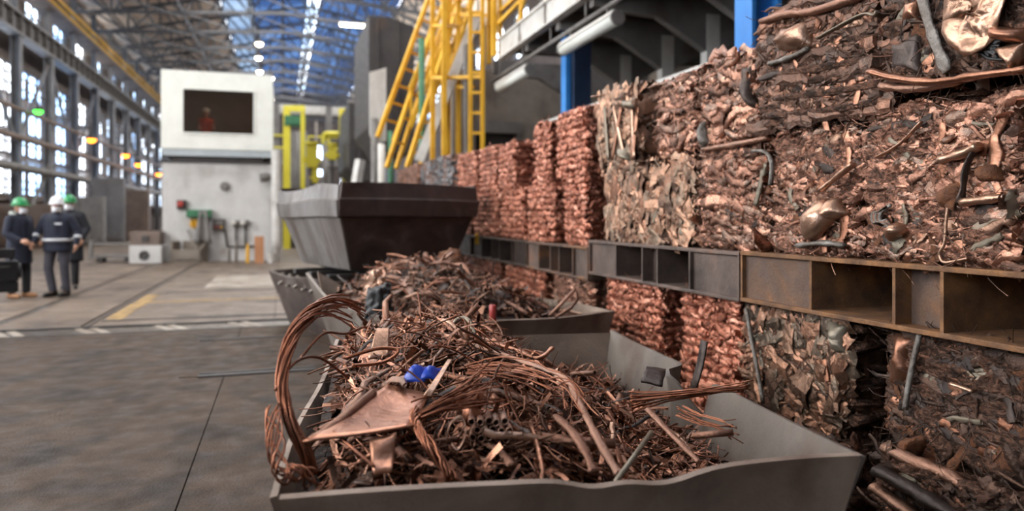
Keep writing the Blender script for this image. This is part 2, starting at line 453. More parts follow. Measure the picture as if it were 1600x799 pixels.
M['white_steel'] = pmat('white_painted_steel', [(176, 172, 164), (206, 203, 196)], 2.5, 7, (0.4, 0.6), grime=((128, 116, 104), 2.2, 0.6, 0.8))
M['grey_steel'] = pmat('grey_painted_steel', [(92, 88, 84), (120, 116, 111)], 2, 7, (0.4, 0.65), grime=((74, 66, 60), 1.6, 0.55, 0.75))
M['dark_steel'] = pmat('dark_steel', [(44, 41, 40), (66, 62, 59)], 2, 7, (0.45, 0.7), grime=((86, 68, 56), 1.3, 0.6, 0.8))
M['wall_steel'] = pmat('hall_frame_steel', [(84, 82, 82), (112, 109, 108)], 1, 6, (0.5, 0.7), grime=((84, 68, 58), 0.7, 0.55, 0.75))
M['brown_steel'] = pmat('brown_pipework', [(92, 78, 69), (124, 106, 95)], 1.5, 7, (0.5, 0.7))
M['roof_panel'] = pmat('beige_roof_panel', [(190, 172, 154), (214, 196, 178), (228, 212, 194)], 0.5, 6, (0.6, 0.8), objrand=0.4)
M['truss'] = pmat('roof_truss_steel', [(80, 79, 81), (104, 103, 104)], 1, rough=(0.5, 0.7))
M['concrete'] = pmat('beige_concrete', [(96, 86, 76), (120, 110, 98), (132, 122, 110)], 1.5, 8, (0.65, 0.85), 0, 0.2, 30, grime=((78, 66, 56), 1.2, 0.55, 0.75))
M['cabin_wall'] = pmat('pale_block_wall', [(178, 176, 172), (200, 198, 194)], 1.6, 8, (0.6, 0.8), grime=((140, 132, 124), 0.9, 0.55, 0.8))
M['cabin'] = pmat('cabin_cream_panel', [(206, 207, 198), (224, 225, 216)], 1.5, 6, (0.4, 0.55))
M['cabin_skirt'] = pmat('cabin_blue_grey_skirt', [(150, 158, 160), (172, 180, 182)], 1.5, 6, (0.4, 0.55))
M['brick_dark'] = pmat('dark_wall', [(84, 74, 68), (108, 96, 88)], 1, 7, (0.7, 0.9))
M['dark_glass'] = glassmat('cabin_dark_glass', [(204, 196, 188), (216, 208, 200)], 0.08)
M['clear_glass'] = glassmat('window_glass', [(150, 180, 215), (215, 228, 242), (245, 248, 252), (255, 255, 255)], 0.04)
M['hazy_blue_glass'] = glassmat('hazy_blue_roof_glazing', [(108, 120, 136), (126, 137, 150), (146, 156, 167)], 0.03)  # paler tint puts haze into the leftmost roof panes
M['blue_glass'] = glassmat('blue_roof_glazing', [(74, 90, 114), (88, 106, 132), (100, 118, 142), (126, 142, 162)], 0.03)
# ================================================================ SETTING
def struct(name, mb, mat, parent=None, **k):
    o = mb.build(name, mat, parent, **k)
    if parent is None: o['kind'] = 'structure'
    return o
XW, XR = -13.4, 14.0            # hall side walls
XC = -12.0                      # left column row
BAY0, BAY = 39.7, 5.04          # column positions along the hall
bays = list(range(-10, 13))
YB, YE = BAY0 - 10 * BAY, BAY0 + 13 * BAY

# floor: recessed bed, slabs on top with open joints
floor = struct('floor', MB().bx(XW, XR, YB, YE, -0.30, -0.035), M['joint'])
def slab_rows(xs, ys, mat, gap=0.008):
    for i in range(len(xs) - 1):
        for j in range(len(ys) - 1):
            x0, x1, y0, y1 = xs[i] + gap / 2, xs[i + 1] - gap / 2, ys[j] + gap / 2, ys[j + 1] - gap / 2
            o = MB().bx(-(x1 - x0) / 2, (x1 - x0) / 2, -(y1 - y0) / 2, (y1 - y0) / 2, -0.1, 0).build('floor_slab', mat, floor)
            o.location = ((x0 + x1) / 2, (y0 + y1) / 2, 0)
slab_rows([XW, -9, -5.3, -0.5, 3.9, 8.8, XR], [YB, -4, 1.4, 6.45, 10.0], M['floor'])
slab_rows([XW, -9, -6.4, -5.2], [10.7, 14.9, 19, 24, 32, 45, 60, 80, YE], M['floor_far'])
slab_rows([-5.2, -3.69], [10.7, 14.2, 17.6, 21, 25, 45, 70, YE], M['floor_far'])
slab_rows([-3.57, -2.53], [10.7, 14.2, 17.6, 21, 24.7, 45, 70, YE], M['floor_far'])
slab_rows([-2.41, -0.1, 2.2, 5.5, XR], [10.7, 15.0, 19.4, 24.7, 32, 45, 60, 80, YE], M['floor_far'])
for X in (-2.47, -3.63):
    mb = MB().bx(X - 0.035, X + 0.035, 10.7, 24.6, -0.1, -0.004)
    tag(mb.build('floor_rail', M['rail']), kind='structure')
# cross track: a sunk channel with pale sleepers
chan = struct('floor_channel', MB().bx(XW, 2.2, 10.0, 10.7, -0.08, -0.018), M['rail'])
for X in np.arange(-12.5, 2.0, 0.92):
    for dx in (0, 0.17):
        MB().box((X + dx, 10.35, -0.014), (0.09, 0.58, 0.012), Matrix.Rotation(0.5, 3, 'Z')).build('sleeper', M['pale_floor'], chan)
for Y in (10.02, 10.67):
    MB().bx(XW, 2.2, Y - 0.025, Y + 0.025, -0.06, 0.004).build('channel_edge', M['dark_steel'], chan)
# hatch plates let into the floor, painted lines
hatch = struct('floor_hatch', MB().bx(-0.88, 0.35, 7.05, 9.05, -0.02, 0.006), M['floor'])
MB().bx(-0.72, 0.3, 7.00, 7.08, -0.02, 0.014).build('hatch_bar', M['dark_steel'], hatch)
MB().bx(-0.72, 0.3, 7.12, 7.16, -0.02, 0.016).build('hatch_bar', M['dark_steel'], hatch)
MB().bx(-0.90, 0.35, 9.03, 9.09, -0.02, 0.016).build('hatch_bar', M['dark_steel'], hatch)
tag(MB().bx(-2.36, -2.14, 11.2, 14.7, -0.01, 0.004).build('floor_marking', M['yellow_paint_floor']), kind='structure')
tag(MB().bx(-2.3, 1.0, 13.35, 13.5, -0.01, 0.0045).build('floor_marking', M['yellow_paint_floor']), kind='structure')
tag(MB().bx(-1.5, 0.5, 15.6, 18.8, -0.01, 0.004).build('floor_sun_patch', M['pale_floor']), kind='structure')  # pool of sunlight on the floor, painted as a pale slab
tag(MB().bx(-2.1, 0.2, 14.95, 15.03, -0.01, 0.008).build('floor_strip', M['dark_steel']), kind='structure')
tag(MB().bx(-2.36, 0.4, 11.15, 11.21, -0.01, 0.010).build('floor_strip', M['dark_steel']), kind='structure')

# left wall with two rows of window openings per bay
wl = MB()
for i in bays:
    y0 = BAY0 + i * BAY; y1 = y0 + BAY; ym = (y0 + y1) / 2
    wl.bx(XW - 0.3, XW, y0, y1, 0, 2.6)
    wl.bx(XW - 0.3, XW, y0, y1, 9.4, 11.3)
    wl.bx(XW - 0.3, XW, y0, y1, 14.2, 15.2)
    for zz, hw in (((2.6, 9.4), 2.1), ((11.3, 14.2), 1.45)):
        wl.bx(XW - 0.3, XW, y0, ym - hw, *zz)
        wl.bx(XW - 0.3, XW, ym + hw, y1, *zz)
struct('wall_left', wl, M['brick_dark'])
def window_frame(hw, z0, z1, nx, nz):
    mb = MB()
    for k in range(nx + 1):
        y = -hw + 2 * hw * k / nx
        mb.bx(-0.05, 0.05, y - 0.045, y + 0.045, z0, z1)
    for k in range(nz + 1):
        z = z0 + (z1 - z0) * k / nz
        mb.bx(-0.05, 0.05, -hw, hw, z - 0.045, z + 0.045)
    return mb.mesh('window_frame')
fr_low, fr_up = window_frame(2.1, 2.6, 9.4, 3, 4), window_frame(1.45, 11.3, 14.2, 2, 2)
pane_low = MB().bx(-0.012, 0.012, -2.1, 2.1, 2.6, 9.4).mesh('pane')
pane_up = MB().bx(-0.012, 0.012, -1.45, 1.45, 11.3, 14.2).mesh('pane')
wn = 0
for i in bays:
    ym = BAY0 + (i + 0.5) * BAY
    for fm, pm in ((fr_low, pane_low), (fr_up, pane_up)):
        wn += 1
        w = empty('window_%d' % wn, (XW - 0.12, ym, 0), kind='structure')
        link('window_frame', fm, M['dark_steel'], w)
        link('pane', pm, M['clear_glass'], w)
# right and rear walls, far wall
wr_ = MB().bx(XR, XR + 0.3, YB, YE, 0, 11.3).bx(XR, XR + 0.3, YB, YE, 14.2, 15.2)
for i in bays:
    ym = BAY0 + (i + 0.5) * BAY
    wr_.bx(XR, XR + 0.3, ym - BAY / 2, ym - 1.45, 11.3, 14.2).bx(XR, XR + 0.3, ym + 1.45, ym + BAY / 2, 11.3, 14.2)
    wn += 1
    w = empty('window_%d' % wn, (XR + 0.12, ym, 0), kind='structure')  # unseen upper windows, added as openings for the right fill light
    link('window_frame', fr_up, M['dark_steel'], w)
    link('pane', pane_up, M['clear_glass'], w)
struct('wall_right', wr_, M['brick_dark'])
struct('wall_rear', MB().bx(XW, XR, YB - 0.3, YB, 0, 18.6), M['brick_dark'])
we = MB().bx(XW, XR, YE, YE + 0.3, 0, 5).bx(XW, XR, YE, YE + 0.3, 11.5, 18.6)
for k in range(9):
    x = XW + k * (XR - XW) / 8
    we.bx(x - 0.8, x + 0.8, YE, YE + 0.3, 5, 11.5)
struct('wall_far', we, M['brick_dark'])
for k in range(8):
    x = XW + (k + 0.5) * (XR - XW) / 8
    wn += 1
    w = empty('window_%d' % wn, (x, YE + 0.1, 0), kind='structure')
    mb = MB()
    for q in range(4):
        mb.bx(-0.92 + q * 0.61 - 0.05, -0.92 + q * 0.61 + 0.05, -0.05, 0.05, 5, 11.5)
    for q in range(5):
        mb.bx(-0.95, 0.95, -0.05, 0.05, 5 + q * 1.6 - 0.05, 5 + q * 1.6 + 0.05)
    mb.build('window_frame', M['dark_steel'], w)
    MB().bx(-0.95, 0.95, -0.01, 0.01, 5, 11.5).build('pane', M['clear_glass'], w)

# roof: beige panels on the left slope, glazed middle, panels on the right
def roof_z(x):
    if x < -4.5: return 15.2 + (x - XW) / (-4.5 - XW) * 2.0
    if x < 2.3: return 17.2 + (x + 4.5) / 6.8 * 1.4
    if x < 8.5: return 18.6 - (x - 2.3) / 6.2 * 1.4
    return 17.2 - (x - 8.5) / (XR - 8.5) * 2.0
ceiling = empty('ceiling', (0, 0, 0), kind='structure')
def roof_panel(x0, x1, y0, y1, mat, name, th=0.06, seam=0.04):
    z0, z1 = roof_z(x0), roof_z(x1 - 1e-6)
    me = MB().sheet([[(x0, 0, z0), (x0, y1 - y0 - seam, z0)], [(x1, 0, z1), (x1, y1 - y0 - seam, z1)]], th).mesh(name)
    return me
cols_left = [XW, -11.2, -9.0, -6.8, -4.5]
cols_glass = [-4.3, -2.1, 0.1, 1.8]
cols_glass_r = [3.0, 5.6, 8.3]
cols_right = [8.5, 11.2, XR]
defs = []
for c in (cols_left, cols_right):
    for a, b in zip(c, c[1:]): defs.append((a, b, 'roof_panel', M['roof_panel'], 0.08))
for c in (cols_glass, cols_glass_r):
    for a, b in zip(c, c[1:]): defs.append((a, b, 'roof_pane', M['hazy_blue_glass' if a < -4 else 'blue_glass'], 0.02))
defs.append((1.95, 2.8, 'ridge_pane', M['clear_glass'], 0.02))
for a, b, nm, mt, th in defs:
    half = BAY / 2
    me = roof_panel(a, b, 0, half if nm != 'roof_panel' else half, mt, nm, th)
    for i in bays:
        for h in (0, 1):
            link(nm, me, mt, ceiling, (0, BAY0 + i * BAY + h * half, 0))
# glazing bars along the hall
gb = MB()
for x in (-4.4, -2.1, 0.1, 1.87, 2.9, 5.6, 8.4):
    gb.beam((x, YB, roof_z(x) - 0.1), (x, YE, roof_z(x) - 0.1), 0.16, 0.22)
gb.build('glazing_bars', M['truss'], ceiling)['kind'] = 'structure'
# purlins under the panels
pb = MB()
for x in np.arange(-12.6, -4.6, 1.15):
    pb.beam((x, YB, roof_z(x) - 0.2), (x, YE, roof_z(x) - 0.2), 0.1, 0.16)
pb.build('purlins', M['truss'], ceiling)['kind'] = 'structure'
# trusses, one per column line
def truss_mesh():
    xs = [XC + k * (24.0 / 12) for k in range(13)]
    zb = lambda x: 13.9 + 0.9 * (1 - abs(x) / 12)
    ch = MB(); wb = MB()
    for a, b in zip(xs, xs[1:]):
        ch.beam((a, 0, zb(a)), (b, 0, zb(b)), 0.22, 0.2)
        ch.beam((a, 0, roof_z(a) - 0.35), (b, 0, roof_z(b) - 0.35), 0.22, 0.2)
    for k, x in enumerate(xs):
        wb.beam((x, 0, zb(x)), (x, 0, roof_z(x) - 0.35), 0.12)
        if k < 12:
            a, b = (x, xs[k + 1]) if k % 2 else (xs[k + 1], x)
            wb.beam((a, 0, zb(a)), (b, 0, roof_z(b) - 0.35), 0.12)
    return ch.mesh('truss_chord'), wb.mesh('truss_bracing')
tch, twb = truss_mesh()
for i in range(-2, 13):
    t = empty('roof_truss', (0, BAY0 + i * BAY, 0), kind='structure')
    link('truss_chord', tch, M['truss'], t)
    link('truss_bracing', twb, M['truss'], t)
# bracing between the trusses
rb = MB()
for i in range(-2, 12):
    y0 = BAY0 + i * BAY
    for x in (-10, -6, -2, 2, 6, 10):
        z = 13.9 + 0.9 * (1 - abs(x) / 12)
        rb.beam((x, y0, z), (x, y0 + BAY, z), 0.09)
        rb.beam((x, y0, z), (x + (4 if x < 8 else -4), y0 + BAY, z), 0.07)
        rb.beam((x, y0, z), (x, y0 + BAY, roof_z(x) - 0.4), 0.07)
struct('roof_bracing', rb, M['truss'])

# left colonnade: columns, crane girder with stiffeners, walkway rail
colm = MB().bx(-0.2, 0.2, -0.03, 0.03, 0, 10).bx(-0.2, -0.15, -0.2, 0.2, 0, 10).bx(0.15, 0.2, -0.2, 0.2, 0, 10).bx(-0.2, 0.05, -0.15, 0.15, 11.1, 15).mesh('hall_column')
for i in range(-4, 13):
    tag(link('hall_column', colm, M['wall_steel'], None, (XC, BAY0 + i * BAY, 0)), kind='structure')
gir = struct('crane_girder', MB().bx(XC - 0.25, XC + 0.3, 18, YE, 10.95, 11.1).bx(XC - 0.25, XC + 0.3, 18, YE, 10.0, 10.12).bx(XC - 0.02, XC + 0.04, 18, YE, 10.1, 11), M['wall_steel'])
stm = MB().bx(0.03, 0.28, -0.03, 0.03, 10.1, 10.95).mesh('stiffener')
for y in np.arange(22, 100, 1.26):
    link('stiffener', stm, M['grey_steel'], gir, (XC, y, 0))
yr = struct('crane_walkway_rail', MB().beam((XC + 0.3, 18, 12.9), (XC + 0.3, YE, 12.9), 0.12).beam((XC + 0.3, 18, 13.35), (XC + 0.3, YE, 13.35), 0.12), M['yellow'])
MB().bx(XC - 0.6, XC + 0.5, 18, YE, 12.5, 12.62).build('walkway_deck', M['brown_steel'], yr)
# lower gallery: pipes, decks, posts and braces between the columns
def hall_thing(name, mb, mat, label, cat, group=None, smooth=False):
    return tag(mb.build(name, mat, smooth=smooth), label, cat, group)
for z, r, lab, mt in ((3.7, 0.20, 'thick pale grey pipe running low along the left columns', 'grey_steel'),
                      (5.1, 0.14, 'brown pipe running along the left columns above the thick grey pipe', 'brown_steel'),
                      (6.4, 0.10, 'thin brown pipe running highest along the left columns', 'brown_steel')):
    hall_thing('wall_pipe', MB().tube([(XC + 0.42, 20, z), (XC + 0.42, YE - 1, z)], r, 10), M[mt], lab, 'pipe', 'pipes along the left columns', True)
gal = struct('gallery_deck', MB().bx(XW, XC - 0.3, 20, YE, 4.35, 4.5).bx(XW, XC - 0.3, 20, YE, 7.2, 7.32).bx(XW, XC - 0.3, 20, YE, 2.2, 2.3), M['brown_steel'])
gp = MB()
for y in np.arange(22, 100, 2.52):
    gp.beam((XC - 0.35, y, 2.2), (XC - 0.35, y, 8.4), 0.08)
for z in (5.0, 5.5, 7.8, 8.3, 2.8, 3.2):
    gp.beam((XC - 0.35, 20, z), (XC - 0.35, YE, z), 0.07)
gp.build('gallery_rail', M['brown_steel'], gal)
bm_ = [MB().beam((XC, 0.2, a), (XC, BAY - 0.2, b), 0.14).mesh('column_brace') for a, b in ((5, 9.6), (9.6, 5), (0.6, 4.2))]
for i in range(-4, 12):
    tag(link('column_brace', bm_[i % 2], M['wall_steel'], None, (0, BAY0 + i * BAY, 0)), kind='structure')
    if i % 3 == 0: tag(link('column_brace', bm_[2], M['grey_steel'], None, (0.1, BAY0 + i * BAY, 0)), kind='structure')
# cabinets and stored steel at the foot of the left wall
rng = random.Random(4)
for k, (px, py, w, h, mt) in enumerate(((40, 384, 2.2, 2.0, 'brown_steel'), (128, 380, 2.0, 2.4, 'grey_steel'), (196, 372, 2.6, 3.0, 'brown_steel'), (170, 374, 1.6, 3.6, 'wall_steel'))):
    p = floor_at(px, py + 4)
    mb = MB().bx(-w / 2, w / 2, -0.4, 0.4, 0.08, h).bx(-w / 2 + 0.05, w / 2 - 0.05, -0.35, 0.35, 0, 0.08)
    o = mb.build('storage_cabinet', M[mt], loc=p, bevel=0.03)
    MB().bx(-w / 2 + 0.1, -0.03, -0.43, -0.4, 0.2, h - 0.12).build('cabinet_door', M[mt], o)
    MB().bx(0.03, w / 2 - 0.1, -0.43, -0.4, 0.2, h - 0.12).build('cabinet_door', M[mt], o)
    tag(o, ('low brown cabinet behind the people by the left columns', 'grey steel cabinet to the right of the people by the left columns',
            'brown steel cabinet just left of the white control cabin', 'tall dark cabinet far back along the left columns')[k], 'cabinet', 'cabinets along the left columns')

# ================================================================ SCRAP SHAPES
def t_crumple(seed, nx=6, ny=5, asp=0.7, amp=0.15, drop=0.26, jit=0.05):
    g = np.random.default_rng(seed)
    x, y = np.meshgrid(np.linspace(-0.5, 0.5, nx), np.linspace(-0.5 * asp, 0.5 * asp, ny), indexing='ij')
    z = g.normal(0, amp, (nx, ny)) * 0.6
    z += 0.06 - (np.abs(x) * 2) ** 2.5 * drop - (np.abs(y / asp) * 2) ** 2.5 * drop * 0.8
    x = x + g.normal(0, jit, (nx, ny)); y = y + g.normal(0, jit * min(1, asp * 1.4), (nx, ny))
    V = np.stack([x, y, z], -1).reshape(-1, 3)
    Q = [(i * ny + j, (i + 1) * ny + j, (i + 1) * ny + j + 1, i * ny + j + 1) for i in range(nx - 1) for j in range(ny - 1)]
    return V, np.array(Q)
def t_bar(seed, nr=6, ns=6, r=0.16, flat=0.5, wob=0.07):
    """squashed bent tube of length 1 along x"""
    g = np.random.default_rng(seed)
    V = []; c = np.zeros(2); ph = g.uniform(0, 6)
    bend = g.normal(0, 0.12)
    for i in range(nr):
        u = i / (nr - 1)
        rr = r * (1 + g.normal(0, 0.18)) * (0.72 if i in (0, nr - 1) else 1)
        cy = bend * math.sin(u * PI) + g.normal(0, wob) * 0.4; cz = g.normal(0, wob) * 0.5
        for k in range(ns):
            a = 2 * PI * k / ns + 0.2
            V.append((u - 0.5, cy + rr * math.cos(a), cz + rr * flat * math.sin(a)))
    Q = [(i * ns + k, i * ns + (k + 1) % ns, (i + 1) * ns + (k + 1) % ns, (i + 1) * ns + k) for i in range(nr - 1) for k in range(ns)]
    Q.append((0, 1, 2, 3)); Q.append((0, 3, 4, 5))
    e = (nr - 1) * ns
    Q.append((e, e + 1, e + 2, e + 3)); Q.append((e, e + 3, e + 4, e + 5))
    return np.array(V), np.array(Q)
def smooth_curve(seed, n=9, kink=0.5, planar=0.35, loop=0.0):
    g = np.random.default_rng(seed)
    ang = 0; el = 0; p = np.zeros(3); out = [p.copy()]; da = g.normal(0, kink)
    for i in range(n - 1):
        da = 0.6 * da + g.normal(0, kink) * 0.6 + loop
        ang += da; el = 0.7 * el + g.normal(0, planar) * 0.5
        p = p + np.array([math.cos(ang) * math.cos(el), math.sin(ang) * math.cos(el), math.sin(el)]) / (n - 1)
        out.append(p.copy())
    out = np.array(out)
    return out - out.mean(0)
def t_wire(seed, n=9, r=0.008, ns=4, kink=0.5, loop=0.0, planar=0.35):
    c = smooth_curve(seed, n, kink, planar, loop)
    mb = MB().tube([tuple(p) for p in c], r, ns, cap=False)
    return np.array(mb.v), np.array(mb.f)
def t_strip(seed, n=8, w=0.1, kink=0.35):
    g = np.random.default_rng(seed)
    c = smooth_curve(seed + 999, n, kink, 0.5)
    tw = g.uniform(-0.5, 0.5); V = []
    for i in range(n):
        t = c[min(i + 1, n - 1)] - c[max(i - 1, 0)]; t /= np.linalg.norm(t)
        up = np.array([0.2 * math.sin(tw * i), 0.2, 1.0]); s = np.cross(t, up); s /= np.linalg.norm(s); nn = np.cross(s, t)
        q = tw * i * 0.35; s2 = s * math.cos(q) + nn * math.sin(q)
        V.append(c[i] - s2 * w / 2); V.append(c[i] + s2 * w / 2)
    Q = [(2 * i, 2 * i + 1, 2 * i + 3, 2 * i + 2) for i in range(n - 1)]
    return np.array(V), np.array(Q)
T_CR = [t_crumple(s) for s in range(8)]
T_FL = [t_crumple(40 + s, 4, 4, 0.6, 0.1) for s in range(6)]
T_LONG = [t_crumple(60 + s, 8, 4, 0.32, 0.08, 0.14) for s in range(6)]
T_FK = [t_crumple(640 + s, 7, 4, (0.26, 0.34, 0.5)[s % 3], 0.035, 0.045, 0.022) for s in range(9)]
T_BAR = [t_bar(s) for s in range(8)]
T_SQ = [t_bar(20 + s, 5, 6, 0.34, 0.7, 0.1) for s in range(6)]
T_THIN = [t_bar(80 + s, 7, 6, 0.06, 0.7, 0.06) for s in range(8)]
T_W = [t_wire(s, 9, 0.010) for s in range(10)]
T_WF = [t_wire(30 + s, 9, 0.0065, 4, (0.2, 0.35, 0.5)[s % 3]) for s in range(12)]
T_ST = [t_strip(s) for s in range(10)]

def scatter(qb, temps, pos, R, sc, rng):
    pick = rng.integers(0, len(temps), len(pos))
    for k, T in enumerate(temps):
        m = pick == k
        if m.any(): qb.add(T, pos[m], R[m], sc[m])

# ================================================================ BALES
_PT = np.random.default_rng(99).random((64, 64, 64)).astype(np.float32)
def vnoise(p):
    """value noise 0..1 on (N,3)"""
    f = np.floor(p).astype(int); t = p - f; t = t * t * (3 - 2 * t)
    x0, y0, z0 = (f & 63).T; x1, y1, z1 = ((f + 1) & 63).T
    tx, ty, tz = t.T
    a = _PT[x0, y0, z0] * (1 - tx) + _PT[x1, y0, z0] * tx
    b = _PT[x0, y1, z0] * (1 - tx) + _PT[x1, y1, z0] * tx
    c = _PT[x0, y0, z1] * (1 - tx) + _PT[x1, y0, z1] * tx
    d = _PT[x0, y1, z1] * (1 - tx) + _PT[x1, y1, z1] * tx
    return (a * (1 - ty) + b * ty) * (1 - tz) + (c * (1 - ty) + d * ty) * tz
def ridged(p):
    """crumpled-metal relief 0..1: sharp creases at three sizes"""
    w = np.stack([vnoise(p * 0.7 + 11), vnoise(p * 0.7 + 23), vnoise(p * 0.7 + 37)], 1) - 0.5
    q = p + w * 1.6
    s = 0; a = 0.55
    for k in range(3):
        s = s + a * (1 - np.abs(2 * vnoise(q * (2.1 ** k) + 5 * k) - 1)); a *= 0.55
    return s / 1.02
def bale_block(dx, dy, dz, res, seed, rib, pitch, amp, crumple=0.035, layer=1.8):
    """crushed block: box with layered ribs, dents and creases; origin at base centre"""
    off = np.random.default_rng(seed).uniform(-20, 20, 3)
    Vs = []; Qs = []; nb = 0
    def face(o, u, v, lu, lv, r):
        nonlocal nb
        nu, nv = max(3, int(lu / r)), max(3, int(lv / r))
        ii, jj = np.meshgrid(np.arange(nu + 1), np.arange(nv + 1), indexing='ij')
        P0 = np.array(o, float) + ii.reshape(-1, 1) / nu * lu * np.array(u, float) + jj.reshape(-1, 1) / nv * lv * np.array(v, float)
        q = P0 + off
        nvec = np.stack([vnoise(q * 3.1 + 40 * k) - 0.5 for k in range(3)], 1) * 2 * amp + np.stack([vnoise(q * 11 + 40 * k) - 0.5 for k in range(3)], 1) * amp * 0.9
        h = np.clip(P0 / np.array([dx / 2, dy / 2, 1]), -1, 1)
        hz = 2 * P0[:, 2] / dz - 1
        rr = rib * (np.abs(np.sin((P0[:, 2] + 0.035 * (vnoise(q * 3.5) - 0.5)) * PI / pitch)) - 0.75)
        cr = crumple * (ridged(q * np.array([11, 11, 11 * layer])) - 0.62)
        d = np.stack([h[:, 0] ** 9, h[:, 1] ** 9, np.clip(hz, 0, 1) ** 9], 1) * np.stack([rr + cr, rr + cr, cr], 1)
        edge = 1 - 0.03 * np.abs(h[:, 0]) ** 12 * np.maximum(np.abs(h[:, 1]) ** 12, np.abs(hz) ** 12)
        W = P0 * np.stack([edge, edge, np.ones_like(edge)], 1) + nvec + d
        W[:, 2] = np.maximum(W[:, 2], 0.0)
        k = (ii[:-1, :-1] * (nv + 1) + jj[:-1, :-1]).ravel() + nb
        Vs.append(W); Qs.append(np.stack([k, k + nv + 1, k + nv + 2, k + 1], 1)); nb += len(W)
    X, Y = dx / 2, dy / 2
    face((-X, Y, 0), (0, -1, 0), (0, 0, 1), dy, dz, res)
    face((-X, -Y, 0), (1, 0, 0), (0, 0, 1), dx, dz, res * 1.3)
    face((X, -Y, 0), (0, 1, 0), (0, 0, 1), dy, dz, 0.05)
    face((X, Y, 0), (-1, 0, 0), (0, 0, 1), dx, dz, 0.05)
    face((-X, -Y, dz), (1, 0, 0), (0, 1, 0), dx, dy, res * 1.8)
    face((-X, Y, 0), (1, 0, 0), (0, -1, 0), dx, dy, 0.08)
    return np_mesh('pressed_core', np.concatenate(Vs), np.concatenate(Qs), True)

NEAR_SHEETS = [t_crumple(200 + s, 9, 7, 0.75, 0.09, 0.2) for s in range(8)]
NEAR_BARS = [t_bar(220 + s, 9, 6, 0.11, 0.6, 0.05) for s in range(6)]
def share(name, Ts):
    return [np_mesh(name, V, Q, True) for V, Q in Ts]
ME_SHEET = {k: share('crushed_sheet', NEAR_SHEETS) for k in ('sheet', 'sheet_pale', 'sheet_dark', 'sheet_green', 'rust_patch')}
ME_BARP = {k: share('flattened_pipe', NEAR_BARS) for k in ('sheet', 'sheet_pale', 'sheet_dark', 'sheet_green', 'rust_patch', 'pipe')}
for k, ms in list(ME_SHEET.items()) + list(ME_BARP.items()):
    for me in ms:
        if not me.materials: me.materials.append(M[k])

